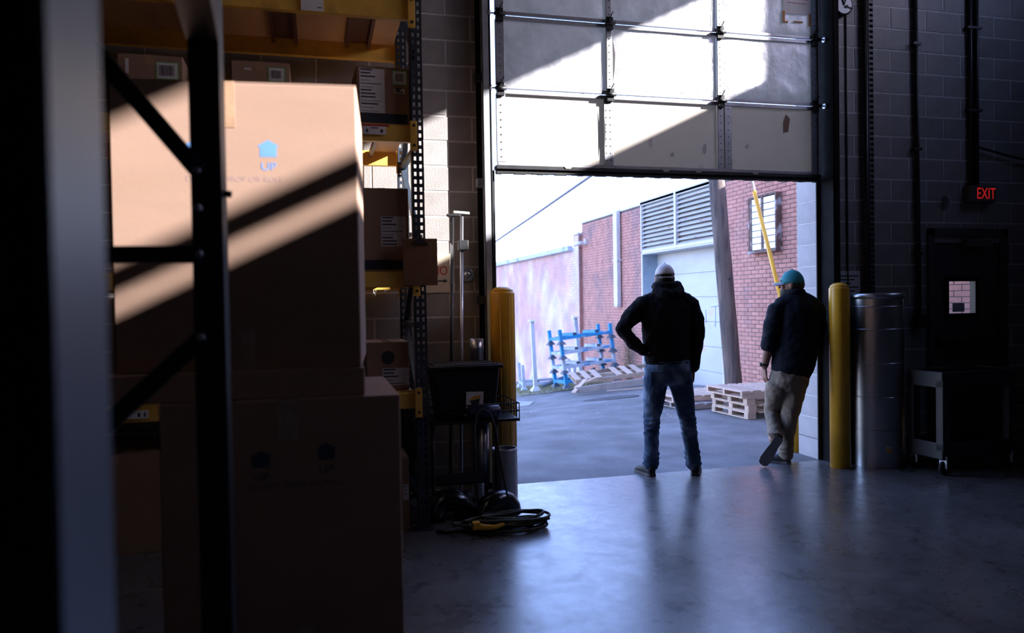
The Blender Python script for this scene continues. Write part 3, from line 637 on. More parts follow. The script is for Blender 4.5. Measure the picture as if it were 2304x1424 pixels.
cl = thing('steel_column', 'blurred painted steel column at the left edge, nearest the camera', 'column', (-1.76, -5.1, 0), world=True)
obj('flange', MB().box(-1.669, -1.657, -5.206, -4.999, 0, 7.6), 'column_paint', cl, bevel=.002); obj('flange', MB().box(-1.872, -1.860, -5.206, -4.999, 0, 7.6), 'column_paint', cl, bevel=.002); obj('web', MB().box(-1.861, -1.668, -5.108, -5.098, 0, 7.6), 'column_paint', cl)

# ================================================================== THINGS BESIDE THE DOORWAY, LEFT
t = thing('wall_sign', 'cream sign with red lettering on the wall behind the clipboard', 'sign', (-.48, -.012, 1.62), world=True)
obj('plate', MB().box(-.60, -.30, -.014, -.008, 1.60, 1.915), 'cream', t); text('lettering', 'NO', .105, 'red_ink', t, (.055, -.003, .155), sx=.8); obj('arrow', MB().prism([(-.08, 0), (.02, 0), (.02, .012), (.05, -.006), (.02, -.024), (.02, -.012), (-.08, -.012)], (-.41, -.016, 1.70), (1, 0, 0), (0, 0, 1), (0, .002, 0)), 'ink', t)
t = thing('alarm_bell', 'round grey bell with silver dome on the wall by the doorway', 'bell', (-.205, -.01, 1.745), world=True)
obj('plate', MB().lathe([(.062, -.006), (.062, -.03), (.05, -.04)], (-.205, 0, 1.745), 28, 'Y'), 'galv_dull', t); obj('dome', MB().lathe([(.026, -.038), (.025, -.05), (.018, -.06), (.006, -.064)], (-.205, 0, 1.745), 20, 'Y'), 'galv', t)

t = thing('squeegee', 'silver-handled floor squeegee leaning on the wall', 'squeegee', (-.34, -.33, 0), world=True, group='long-handled cleaning tools leaning by the doorway')
obj('handle', MB().tube([(-.34, -.33, .0), (-.262, -.16, 2.2)], .013, 12), 'galv', t); obj('head', MB().bar((-.33, -.15, 2.235), (-.20, -.16, 2.225), .03, .022), 'wire_white', t, bevel=.006); obj('clamp', MB().box(-.30, -.22, -.21, -.14, 1.93, 2.01), 'steel_dark', t, bevel=.006)
t = thing('push_broom', 'dark-handled broom leaning beside the silver squeegee', 'broom', (-.42, -.36, 0), world=True, group='long-handled cleaning tools leaning by the doorway')
obj('handle', MB().tube([(-.43, -.36, .0), (-.345, -.20, 2.19)], .013, 12), 'black_plastic', t); obj('head', MB().bar((-.39, -.19, 2.205), (-.28, -.2, 2.2), .045, .02), 'steel_dark', t, bevel=.006)
obj('bracket', MB().prism([(0, 0), (.022, .0), (.03, .30), (.012, .32)], (-.385, -.26, 1.66), (1, 0, 0), (0, 0, 1), (0, .02, 0)), 'galv', t)
t = thing('galvanized_pipe', 'small galvanized pipe standing behind the black bin', 'pipe', (-.20, -.34, 0), world=True); obj('shell', MB().lathe([(.053, 0), (.053, 1.15), (.056, 1.155), (.056, 1.175), (.053, 1.18), (.053, 1.235), (.046, 1.235), (.046, 1.1)], (-.20, -.34, 0), 32, cap=False), 'galv', t)

# black wire shelf cart
t = thing('wire_cart', 'black wire shelf cart under the black bin', 'cart', (-.32, -.62, 0), world=True)
cx0, cx1, cy0, cy1, cz = -.64, .0, -.85, -.40, .66
obj('shelf', MB().box(cx0, cx1, cy0, cy1, cz, cz + .022), 'black_plastic', t, bevel=.006)
m = MB()
for z in (cz + .075, cz + .13): m.tube([(cx0, cy0, z), (cx1, cy0, z), (cx1, cy1, z), (cx0, cy1, z), (cx0, cy0, z)], .005, 6)
obj('rail', m, 'black_plastic', t)
for k in range(7): obj('rail_post', MB().tube([(cx1, cy0 + k * (cy1 - cy0) / 6, cz), (cx1, cy0 + k * (cy1 - cy0) / 6, cz + .13)], .004, 6), 'black_plastic', t)
for k in range(1, 6): obj('rail_post', MB().tube([(cx0 + k * (cx1 - cx0) / 6, cy0 if k > 5 else cy1, cz), (cx0 + k * (cx1 - cx0) / 6, cy0 if k > 5 else cy1, cz + .13)], .004, 6), 'black_plastic', t)
for x in (cx0 + .02, cx1 - .16):
    for y in (cy0 + .06, cy1 - .03): obj('leg', MB().tube([(x, y, 0), (x, y, cz)], .014, 10), 'black_plastic', t)
obj('lower_shelf', MB().box(cx0 + .0, cx1 - .2, cy0 + .14, cy1, .20, .215), 'black_plastic', t)
# bin
t = thing('storage_bin', 'black plastic storage bin with picture label on the wire cart', 'bin', (-.36, -.64, cz + .024), world=True)
zb = cz + .024; zt = 1.045
def frustum(x0, x1, y0, y1, z0, X0, X1, Y0, Y1, z1):
    return MB().hexa([(x0, y0, z0), (x1, y0, z0), (x1, y1, z0), (x0, y1, z0)], [(X0, Y0, z1), (X1, Y0, z1), (X1, Y1, z1), (X0, Y1, z1)])
obj('tub', frustum(-.56, -.16, -.755, -.455, zb, -.60, -.125, -.79, -.42, zt), 'black_plastic', t, bevel=.01)
obj('lid', MB().box(-.63, -.10, -.81, -.40, zt, zt + .022).box(-.60, -.13, -.785, -.425, zt + .02, zt + .03), 'black_plastic', t, bevel=.008)
obj('handle', MB().box(-.10, -.075, -.65, -.55, zt - .01, zt + .02), 'black_plastic', t, bevel=.004)
def bin_pt(u, v): return Vector((-.56 + .0, -.80 - .035 * v, zb + (zt - zb) * v)) + Vector((u, 0, 0))
lab = obj('picture_label', MB().prism([(0, 0), (.125, .0), (.128, .118), (.002, .122)], (-.375, -.7765, zb + .075), (1, 0, 0), Vector((0, -.098, 1)).normalized(), (0, -.003, 0)), 'paper', t)
obj('label_picture', MB().prism([(.025, .04), (.10, .055), (.095, .015), (.05, .0)], (-.375, -.7805, zb + .09), (1, 0, 0), Vector((0, -.098, 1)).normalized(), (0, -.001, 0)), 'ink', lab); obj('label_picture', MB().prism([(.018, .045), (.06, .075), (.112, .078), (.10, .055)], (-.375, -.781, zb + .09), (1, 0, 0), Vector((0, -.098, 1)).normalized(), (0, -.001, 0)), 'yellow_paint', lab)
t = thing('tool_case', 'dark blue rounded tool case lying on the wire cart shelf', 'tool case', (-.25, -.88, cz), world=True)
obj('body', MB().tube([(-.375, -.82, cz + .075), (-.36, -.82, cz + .075), (-.15, -.82, cz + .075), (-.135, -.82, cz + .075)], [.03, .045, .045, .03], 14, ell=[.03, .05, .05, .03]), 'blue_tool', t); obj('handle', MB().tube([(-.40, -.82, cz + .06), (-.34, -.825, cz + .06)], .006, 8), 'galv_dull', t)
# under the cart: floor blower, elbows, grey can
t = thing('waste_can', 'grey metal cylinder standing on the floor beside the left bollard', 'can', (-.08, -.70, 0), world=True); obj('shell', MB().lathe([(.088, 0), (.09, .02), (.09, .43), (.092, .445), (.086, .445), (.084, .03)], (-.08, -.70, 0), 36, cap=False), 'galv_dull', t); obj('base', MB().lathe([(.086, .01), (.086, .02)], (-.08, -.70, 0), 36), 'steel_dark', t)
t = thing('green_tube', 'dark tall tube standing under the wire cart', 'tube', (-.245, -.72, 0), world=True); obj('tube', MB().lathe([(.045, .22), (.045, .64)], (-.245, -.72, 0), 24), 'galv', t)
def elbow(c, r0, rt, a0, a1, az, n=7):
    m = MB(); pts = []; ca, sa = math.cos(az), math.sin(az)
    for k in range(n + 1):
        a = a0 + (a1 - a0) * k / n; u, v = r0 * math.cos(a), r0 * math.sin(a); pts.append((c[0] + u * ca, c[1] + u * sa, c[2] + v))
    return m.tube(pts, rt, 22, smooth=True)
solo('duct_elbow', elbow((-.20, -.97, .02), .12, .072, 0, PI, .35), 'galv_dark', 'shiny curved duct elbow on the floor, right one under the cart', 'duct', (-.235, -.95, 0), 'duct elbows under the wire cart')
solo('duct_elbow', elbow((-.52, -.86, .02), .12, .080, 0, PI, .1), 'galv_dark', 'shiny curved duct elbow on the floor, left one beside the rack post', 'duct', (-.47, -.86, 0), 'duct elbows under the wire cart')
solo('hose', MB().tube([(-.36, -1.075, .02), (-.37, -1.07, .4), (-.37, -1.02, .62), (-.34, -.98, .74), (-.295, -.96, .775), (-.245, -.97, .75), (-.215, -1.0, .66), (-.20, -1.06, .45), (-.14, -1.085, .1), (-.13, -1.09, .02)], .007, 8), 'black_rubber', 'thin black hose arching in front of the wire cart', 'hose', (-.345, -.9, 0))
# cord pile
t = thing('extension_cord', 'heap of coiled dark cord with a yellow plug on the floor', 'cord', (-.2, -1.20, 0), world=True)
rnd = random.Random(5)
for k in range(9):
    cx, cy, rx, ry, z = -.22 + rnd.uniform(-.08, .08), -1.20 + rnd.uniform(-.03, .05), rnd.uniform(.17, .30), rnd.uniform(.06, .12), .012 + k * .009
    ph = rnd.uniform(0, 6); pts = [(cx + rx * math.cos(a), cy + ry * math.sin(a), z + .010 * math.sin(2 * a + ph) * (k > 1) + .006 * (k > 1)) for a in [2 * PI * q / 36 for q in range(37)]]
    obj('coil', MB().tube(pts, .010, 7), 'cord' if k % 3 else 'black_rubber', t)
obj('coil', MB().tube([(-.66, -1.15, .012), (-.6, -1.19, .012), (-.5, -1.18, .012), (-.4, -1.24, .02), (-.3, -1.18, .03)], .010, 7), 'black_rubber', t)
obj('plug', MB().tube([(-.43, -1.31, .075), (-.38, -1.315, .06), (-.30, -1.32, .055), (-.24, -1.31, .07)], [.022, .02, .016, .014], 12), 'yellow_paint', t, label='yellow plug'); obj('plug', MB().box(-.45, -.40, -1.335, -1.29, .05, .10), 'yellow_paint', t, bevel=.006); obj('ferrule', MB().tube([(-.06, -1.24, .05), (.02, -1.22, .045)], .02, 12), 'galv', t); obj('ferrule', MB().tube([(-.19, -1.31, .07), (-.14, -1.2, .06)], .013, 10), 'yellow_paint', t)

# ================================================================== OUTSIDE: BRICK BUILDING
bd1 = thing('brick_building', 'red brick building with louvres and barred window beside the alley', 'building', (5.5, 6, 0), world=True)
BC, BLn = .0677, .2134
RY0, RY1, RZ1 = 5.80, 9.16, 3.60       # recess with louvres over a roller door
WY0, WY1, WZ0, WZ1 = 4.09, 4.80, 2.27, 3.10
cw = MB(); X0, X1 = 5.506, 5.95
cw.box(X0, X1, .33, RY0, -.4, 3.56); cw.box(X0, X1, RY1, 13.0, -1.6, 3.56); cw.box(X0 + .42, X1, RY0, RY1, -.8, 3.56)
obj('wall', cw, 'brick_mortar', bd1)
obj('roof', MB().box(5.6, 14, .33, 13.0, 3.4, 3.56), 'white_paint', bd1)
obj('coping', MB().box(5.47, 5.97, .33, 13.02, 3.56, 3.62), 'white_paint', bd1, bevel=.005)
def brick_list(y0, y1, z0, z1, holes):
    out = []; i0 = math.floor(z0 / BC)
    for i in range(i0, int(z1 / BC)):
        z = i * BC; off = (i % 2) * BLn / 2; k = math.floor((y0 - off) / BLn)
        y = off + k * BLn
        while y < y1:
            a, b = max(y0, y + .005), min(y1, y + BLn - .005)
            for h in holes:
                if z + BC > h[2] and z < h[3]:
                    if a >= h[0] and b <= h[1]: a = b
                    elif a < h[0] < b: b = h[0]
                    elif a < h[1] < b: a = h[1]
            if b - a > .02: out.append((round(a, 3), round(b, 3), z + .005, z + BC - .005))
            y += BLn
    return out
bl = brick_list(.34, 12.99, -1.1, 3.55, [(RY0 - .03, RY1 + .03, -2, 9)])
vis = [b for b in bl if 3.5 < b[0] < 5.6 and b[2] > .05 and not (b[0] > WY0 - .05 and b[1] < WY1 + .05 and b[2] > WZ0 and b[3] < WZ1)]
vis.sort(key=lambda b: b[0]); one = set(vis[:300]); bc = {}
for b in vis[:300]:
    L = round(b[1] - b[0], 3)
    if L not in bc: bc[L] = mesh_of('brick', MB().hexa([(.006, 0, 0), (.006, L, 0), (.006, L, BC - .01), (.006, 0, BC - .01)], [(-.002, .002, .002), (-.002, L - .002, .002), (-.002, L - .002, BC - .012), (-.002, .002, BC - .012)]))
    link('brick', bc[L], 'brick', bd1, Vector((5.5 + random.uniform(-.002, .002), b[0], b[2])) - ORG[bd1.name])
m = MB()
for b in bl:
    if b not in one: m.box(5.498 + random.uniform(-.002, .002), 5.508, b[0], b[1], b[2], b[3])
o = obj('brick_courses', m, 'brick', bd1); o['kind'] = 'stuff'
# louvres
fr_ = MB().box(5.47, 5.53, RY0, RY1, 2.52, 2.57).box(5.47, 5.53, RY0, RY1, 3.55, 3.66).box(5.47, 5.53, RY1 - .03, RY1 + .01, 2.52, 3.62).box(5.47, 5.53, RY0 - .01, RY0 + .04, 2.52, 3.62).box(5.465, 5.53, 7.50, 7.58, 2.52, 3.62)
lv = obj('louvre_frame', fr_, 'white_paint', bd1)
for y0, y1 in ((RY0 + .04, 7.50), (7.58, RY1 - .03)):
    me = None
    for k in range(11):
        z = 2.575 + k * .0895
        s_ = MB().hexa([(5.475, y0, z), (5.485, y0, z - .012), (5.485, y1, z - .012), (5.475, y1, z)], [(5.60, y0, z + .095), (5.61, y0, z + .088), (5.61, y1, z + .088), (5.60, y1, z + .095)])
        obj('slat', s_, 'louver_paint', lv)
obj('louvre_backing', MB().box(5.66, 5.68, RY0, RY1, 2.52, 3.62), 'steel_dark', bd1)
obj('soffit', MB().box(5.49, 5.92, RY0, RY1, 2.49, 2.52), 'white_paint', bd1)
obj('reveal', MB().box(5.50, 5.92, RY1 - .012, RY1, -.8, 2.5), 'blue_reveal', bd1); obj('reveal', MB().box(5.50, 5.92, RY0, RY0 + .012, -.5, 2.5), 'blue_reveal', bd1)
obj('corner_trim', MB().box(5.488, 5.51, RY1 - .015, RY1 + .035, -.6, 2.52), 'white_paint', bd1); obj('corner_trim', MB().box(5.485, 5.51, RY0 - .035, RY0 + .015, -.3, 2.52), 'white_paint', bd1)
rd = None
for k in range(6):
    rd = obj('door_panel', MB().box(5.85, 5.90, RY0 + .01, RY1 - .01, -.35 + k * .475, -.35 + (k + 1) * .475 - .006), 'roller_paint', bd1, bevel=.002)
def stroke(pts): return MB().tube([(5.848, y, z) for y, z in pts], .006, 6)
gy = 6.75
for pts in (((gy + .1, 1.35), (gy - .25, 1.38)), ((gy - .07, 1.36), (gy - .06, .98)), ((gy - .40, 1.42), (gy - .58, 1.46)), ((gy - .42, 1.42), (gy - .40, 1.12), (gy - .44, .78), (gy - .66, .92)), ((gy - .36, 1.1), (gy - .55, 1.16)), ((gy + .3, 1.3), (gy + .28, 1.05))): obj('graffiti_stroke', stroke(pts), 'print_blue', bd1)
# window box
wn = obj('window_box', MB().box(5.40, 5.51, WY0 - .03, WY0, WZ0 - .02, WZ1 + .02).box(5.40, 5.51, WY1, WY1 + .03, WZ0 - .02, WZ1 + .02).box(5.40, 5.51, WY0, WY1, WZ1, WZ1 + .03).box(5.38, 5.51, WY0 - .04, WY1 + .03, WZ0 - .05, WZ0 - .01).box(5.405, 5.44, 4.425, 4.475, WZ0, WZ1).box(5.405, 5.44, WY1 - .05, WY1, WZ0, WZ1), 'rust_frame', bd1)
for y0, y1 in ((WY0 + .005, 4.425), (4.475, WY1 - .05)):
    for k in range(8):
        h = (WZ1 - WZ0 - .01) / 8; obj('pane', MB().box(5.418, 5.426, y0 + .004, y1 - .004, WZ0 + k * h + .006, WZ0 + (k + 1) * h - .006), 'pane', wn)
obj('downspout', MB().box(5.375, 5.475, 10.30, 10.52, 1.40, 3.70), 'white_paint', bd1, bevel=.01); obj('strap', MB().box(5.365, 5.50, 10.27, 10.55, 2.42, 2.45), 'white_paint', bd1); obj('spout_mouth', MB().hexa([(5.375, 10.30, 1.40), (5.475, 10.30, 1.40), (5.475, 10.52, 1.40), (5.375, 10.52, 1.40)], [(5.38, 10.31, 1.355), (5.47, 10.31, 1.34), (5.47, 10.51, 1.34), (5.38, 10.51, 1.355)]), 'white_paint', bd1)
t = thing('security_camera', 'white security camera on the corner of the brick building', 'camera', (5.5, 12.62, 3.02), world=True); obj('housing', MB().tube([(5.36, 12.62, 3.02), (5.24, 12.85, 2.99)], .05, 14), 'white_paint', t); obj('mount', MB().box(5.42, 5.496, 12.55, 12.63, 2.98, 3.12).tube([(5.45, 12.6, 3.04), (5.35, 12.64, 3.02)], .02, 8), 'white_paint', t)
t = thing('roof_vent', 'pale metal vent hood on the flat brick roof', 'roof vent', (5.9, 9.9, 3.56), world=True); obj('curb', MB().box(5.75, 6.15, 9.6, 10.2, 3.56, 3.66), 'white_paint', t); obj('hood', MB().box(5.70, 6.2, 9.55, 10.25, 3.66, 3.72), 'white_paint', t, bevel=.02)

# far brick building
bd2 = thing('brick_building', 'haze-paled brick building with grey gutter farther down the alley', 'building', (5.4, 18, -1), world=True)
obj('wall', MB().box(5.408, 5.9, 13.0, 29, -2.6, 2.95).box(5.408, 5.9, 13.0, 13.42, 2.9, 3.30), 'brick_mortar_far', bd2)
m = MB()
for b in brick_list(13.42, 29, -2.3, 2.93, []) + brick_list(13.0, 13.42, -1.5, 3.28, []): m.box(5.399, 5.41, *b[:2], *b[2:])
o = obj('brick_courses', m, 'brick_far', bd2); o['kind'] = 'stuff'
m = MB()
for i in range(-20, 48): m.box(5.405, 5.497, 12.992, 13.0, i * BC + .005, (i + 1) * BC - .005)
o = obj('return_bricks', m, 'brick', bd2, label='brick return face with its shade painted dark red'); o['kind'] = 'stuff'  # near wall's darker brick: shade of this face put into the colour
obj('gutter', MB().prism([(0, 0), (-.14, .02), (-.16, .15), (0, .15)], (5.40, 13.45, 2.86), (1, 0, 0), (0, 0, 1), (0, 15.5, 0)), 'stack_pale', bd2, label='grey metal gutter'); obj('pilaster_cap', MB().box(5.37, 5.6, 12.97, 13.45, 3.28, 3.33), 'white_paint', bd2)
obj('roof', MB().box(5.4, 14, 13.0, 29, 2.85, 2.95), 'white_paint', bd2)

# utility pole, cables, guy
t = thing('utility_pole', 'leaning weathered wooden utility pole in front of the roller door', 'utility pole', (4.691, 4.09, -.1), world=True)
pb, pd = Vector((4.691, 4.09, -.1)), Vector((-.183, .111, 3.088)) / 3.088
pts = [pb + pd * (9.2 * k / 30) for k in range(31)]; obj('shaft', MB().tube(pts, [.130 - .0010 * k + .003 * math.sin(k * 2.1) for k in range(31)], 20), 'bark', t)
obj('knot', MB().lathe([(.02, -.137), (.018, -.122)], pb + pd * 1.9 + Vector((.0, 0, 0)), 10, 'Y'), 'ink', t)
p = pb + pd * 4.6
solo('overhead_cable', MB().tube([p, (4.42, 7.2, 4.36), (4.433, 8.999, 4.247), (4.47, 13.5, 3.92), (4.515, 19.294, 3.52), (4.57, 28, 3.0)], [.03, .03, .032, .034, .036, .036], 8), 'cable', 'thicker overhead cable running from the pole down the alley', 'cable', p)
solo('overhead_cable', MB().tube([(2.6, 4.5, 4.7), (3.762, 13.321, 5.047), (4.553, 19.321, 5.323), (5.4, 26, 5.7)], .012, 8), 'cable', 'thin overhead cable crossing the upper left of the sky', 'cable', (2.6, 4.5, 4.7))
t = thing('guy_wire', 'slanted guy wire with yellow plastic guard behind the man in the teal cap', 'guy wire', (4.29, 1.717, 0), world=True)
obj('guard', MB().tube([(4.29, 1.717, .02), (3.963, 1.832, 1.499), (3.682, 1.931, 2.785)], .024, 12), 'yellow_paint', t); obj('wire', MB().tube([(3.684, 1.931, 2.78), (3.20, 2.10, 5.0)], .008, 8).tube([(3.70, 1.931, 2.78), (3.64, 1.95, 3.1), (3.22, 2.10, 5.0)], .005, 8), 'wire_white', t)

# ---- pallets
def pallet(lab, loc, rz, tilt=(0, 0), L=1.1, Wd=.8, H=.087, m='pallet_wood', group='wooden pallets outside', skip=(), blocks=False):
    t = thing('pallet', lab, 'pallet', loc, rz, group); t.rotation_euler = (tilt[0], tilt[1], rz)
    ys = (0, Wd / 2 - .02, Wd - .04)
    for y in ys:
        if blocks:
            for x in (0, L / 2 - .06, L - .12): obj('stringer', MB().box(x, x + .12, y - .0 if y == 0 else y - .04, y + .08 if y == 0 else y + .04, .014, H - .016), m, t)
        else: obj('stringer', MB().box(0, L, y, y + .04, .014, H - .016), m, t)
    n = 7; w_ = .115; top = mesh_of('slat', MB().box(0, w_, 0, Wd, 0, .016))
    for k in range(n):
        if k in skip: continue
        o = link('slat', top, m, t, ((L - w_) * k / (n - 1), random.uniform(-.01, .01), H - .016))
    for k in (0, 3, 6): link('slat', mesh_of('slat', MB().box(0, w_, 0, Wd, 0, .014)) if k == 0 else t.children[-1].data, m, t, ((L - w_) * k / 6, 0, 0))
    return t
px, py = 3.80, 2.30
for k, lab in enumerate(('bottom pallet of the four-high stack behind the leaning man', 'second pallet from the bottom of the four-high stack', 'third pallet from the bottom of the four-high stack', 'topmost pallet of the four-high stack, overhanging to the left')):
    pallet(lab, (px - .004 + (.0, .015, .0, -.06)[k], py + (0, .01, .02, .03)[k], G(px, py) + .0 + .088 * k), .066, blocks=k < 3)
pallet('lower pallet of the low pair beside the four-high stack', (3.50, 3.36, G(3.6, 3.5) - .005), .10, m='pallet_grey'); pallet('upper pallet of the low pair beside the four-high stack', (3.40, 3.55, G(3.6, 3.5) + .085), .05)
pallet('broken pallet lying tilted in front of the brick wall', (3.52, 7.98, -.145), -.16, tilt=(.10, -.095), L=1.38, Wd=.80, H=.10, skip=(3,), m='pallet_wood')
solo('timber_beam', MB().bar((3.40, 7.62, -.205), (4.95, 7.25, -.02), .09, .11), 'pallet_grey', 'long grey timber on the ground in front of the broken pallet', 'timber', (3.40, 7.62, -.25))
for k, (a, b, lab) in enumerate((((3.30, 7.52, -.235), (3.66, 7.82, -.03), 'broken plank leaning on the left end of the grey timber'), ((3.42, 7.80, -.17), (3.85, 7.72, .02), 'short splintered plank on the broken pallet'), ((3.85, 7.18, -.185), (4.55, 7.0, -.14), 'thin splinter of wood on the asphalt before the timber'))):
    solo('plank', MB().bar(a, b, .09 if k < 2 else .025, .018), 'pallet_wood', lab, 'plank', a)

# ---- blue stacking racks
e3 = Vector((-.124, .058, 1.264)).normalized(); e1 = Vector((1.219, .101, .114)); e1 = (e1 - e3 * e1.dot(e3)).normalized(); e2 = e3.cross(e1)
RB = Vector((3.858, 9.568, -.392))
def stack_tier(lab, base, m, mbeam, L=1.22, D=.62, top=.315, extras=True, ax=(e1, e2, e3)):
    t = thing('stacking_rack', lab, 'rack', base, 0, 'metal stacking racks outside')
    mm = Matrix((ax[0], ax[1], ax[2])).transposed().to_4x4(); mm.translation = base; t.matrix_world = mm
    for x in (0, L):
        for y in (0, D):
            p = obj('post', MB().box(x - .035, x + .035, y - .035, y + .035, .04, top), m, t, bevel=.004)
            obj('foot_cup', frustum(x - .085, x + .085, y - .085, y + .085, 0, x - .04, x + .04, y - .04, y + .04, .075), 'stack_dark' if top < .36 and m != 'stack_blue0' else m, p)
    for y in (0, D): obj('beam', MB().box(.03, L - .03, y - .03, y + .03, .10, .165), mbeam, t, bevel=.003)
    for x in (0, L): obj('beam', MB().box(x - .03, x + .03, .03, D - .03, .10, .165), mbeam, t, bevel=.003)
    if extras:
        for x in (.34, .88):
            c = obj('fork_tube', MB().box(x - .05, x + .05, -.02, D + .02, .166, .23), mbeam, t); obj('tube_end', MB().box(x - .038, x + .038, -.023, -.018, .177, .22), 'ink', c)
    return t
MATS['stack_blue0'] = MATS['stack_blue']
for k, (lab, m_, mb_) in enumerate((('bottom bright blue stacking rack of the leaning stack', 'stack_blue', 'stack_blue'), ('pale blue stacking rack second from the bottom of the stack', 'stack_pale', 'stack_pale'), ('blue and grey stacking rack third from the bottom of the stack', 'stack_blue', 'stack_pale'), ('topmost blue stacking rack of the leaning stack', 'stack_blue', 'stack_blue'))):
    stack_tier(lab, RB + e3 * (.317 * k), m_, mb_, top=.316 if k < 3 else .33)
g1 = Vector((.99, -.13, .05)).normalized(); g3 = Vector((-.05, 0, 1)); g3 = (g3 - g1 * g3.dot(g1)).normalized(); g2 = g3.cross(g1)
stack_tier('low grey-blue stacking rack at the far left behind the white post', Vector((3.55, 11.95, -.68)), 'stack_pale', 'stack_pale', L=1.3, D=.7, top=.62, ax=(g1, g2, g3))
for a, b, lab in (((3.48, 10.69, -.56), (3.43, 10.74, 1.05), 'white steel post standing left of the blue racks'), ((4.86, 11.38, -.5), (4.735, 11.44, 1.09), 'white steel post leaning behind the blue racks')):
    a, b = Vector(a), Vector(b); t = thing('steel_post', lab, 'post', a, world=True, group='white steel posts outside'); d = (b - a)
    obj('shaft', MB().bar(a, b, .085, .085), 'stack_pale' if 'leaning' in lab else 'white_paint', t); obj('foot_cup', frustum(a.x - .12, a.x + .12, a.y - .12, a.y + .12, a.z, a.x - .05, a.x + .05, a.y - .05, a.y + .05, a.z + .10), 'white_paint', t); obj('cap', frustum(b.x - .09, b.x + .09, b.y - .09, b.y + .09, b.z, b.x - .05, b.x + .05, b.y - .05, b.y + .05, b.z + .04), 'white_paint', t)
solo('scrap_pipe', MB().tube([(3.75, 11.1, -.50), (4.35, 11.0, -.30)], .05, 12), 'stack_dark', 'dark scrap pipe on the ground behind the white post', 'pipe', (3.75, 11.1, -.5), 'scrap pipes'); solo('scrap_pipe', MB().tube([(4.55, 10.9, -.35), (5.0, 10.8, -.12)], .05, 12), 'stack_dark', 'dark scrap pipe on the ground behind the blue racks', 'pipe', (4.55, 10.9, -.35), 'scrap pipes')

# verge of dirt and grass along the far wall
vp = [(2.9, 9.9), (3.5, 9.75), (4.2, 9.9), (5.39, 9.8), (5.39, 12.9), (5.39, 16), (4.6, 18), (3.4, 14), (2.7, 11.2)]
struct('verge', patch(vp, .015), 'dirt', 'strip of dirt along the brick wall')
gm = MB(); rnd = random.Random(3)
for k in range(2600):
    x, y = rnd.uniform(2.95, 5.35), rnd.uniform(9.8, 13.6)
    if x < 2.95 + (y - 9.9) * .1 or rnd.random() < .25: continue
    z = G(x, y) + .01; a = rnd.uniform(0, 6.28); h = rnd.uniform(.03, .12); dx, dy = .006 * math.cos(a), .006 * math.sin(a); lx, ly = rnd.uniform(-.04, .04), rnd.uniform(-.04, .04)
    gm.add([(x - dx, y - dy, z), (x + dx, y + dy, z), (x + lx, y + ly, z + h)], [(0, 1, 2)])
o = solo('grass_tufts', gm, 'grass', 'thin dry grass along the foot of the brick wall', 'grass', (4, 11, -.6)); o['kind'] = 'stuff'
vm_ = MB()
for k in range(420):
    u = rnd.random(); y = 9.95 + rnd.gauss(0, .16) - .1 * u; z = -.3 + 1.25 * u; x = 5.47 - abs(rnd.gauss(0, .04)); s_ = rnd.uniform(.012, .03); a = rnd.uniform(0, 6.28); n_ = Vector((-1, rnd.uniform(-.8, .8), rnd.uniform(-.8, .8))).normalized(); ta = n_.orthogonal().normalized(); tb = n_.cross(ta)
    c = Vector((x, y, z)); vm_.add([c - ta * s_, c + tb * s_ * .6, c + ta * s_, c - tb * s_ * .6], [(0, 1, 2, 3)])
t = thing('wall_vine', 'sparse yellow-green vine climbing the brick wall behind the blue racks', 'vine', (5.45, 9.95, -.3), world=True); o = obj('leaves', vm_, 'grass', t); o['kind'] = 'stuff'
obj('stem', MB().tube([(5.46, 9.97, -.4), (5.48, 9.9, .1), (5.48, 9.98, .5), (5.485, 9.9, .95)], .007, 6), 'bark', t)
lm = MB()
for k in range(260):
    x, y = rnd.uniform(1.2, 4.9), rnd.uniform(1.5, 8.5); z = G(x, y) + .002; s_ = rnd.uniform(.006, .02); a = rnd.uniform(0, 6.28); lm.add([(x + s_ * math.cos(a + q), y + s_ * math.sin(a + q), z + (.004 if q else .012)) for q in (0, 2.1, 4.2)], [(0, 1, 2)])
o = solo('litter', lm, 'pallet_wood', 'scattered dry leaves and wood chips on the asphalt', 'litter', (3, 5, 0)); o['kind'] = 'stuff'

# ================================================================== PEOPLE
def remesh(name, mb, voxel, smooth=4, disp=None):
    me = mesh_of(name, mb); o = bpy.data.objects.new(name, me); COL.objects.link(o)
    r = o.modifiers.new('r', 'REMESH'); r.mode = 'VOXEL'; r.voxel_size = voxel; r.use_smooth_shade = True
    s = o.modifiers.new('s', 'SMOOTH'); s.factor = .5; s.iterations = smooth
    if disp:
        tx = bpy.data.textures.new(name + '_folds', 'CLOUDS'); tx.noise_scale = disp[1]; tx.noise_depth = 2
        d = o.modifiers.new('d', 'DISPLACE'); d.texture = tx; d.strength = disp[0]; d.mid_level = .5; d.texture_coords = 'LOCAL'
        s2 = o.modifiers.new('s2', 'SMOOTH'); s2.factor = .5; s2.iterations = 2
    out = bpy.data.meshes.new_from_object(o.evaluated_get(bpy.context.evaluated_depsgraph_get()))
    bpy.data.objects.remove(o); out.name = name
    for p in out.polygons: p.use_smooth = True
    return out
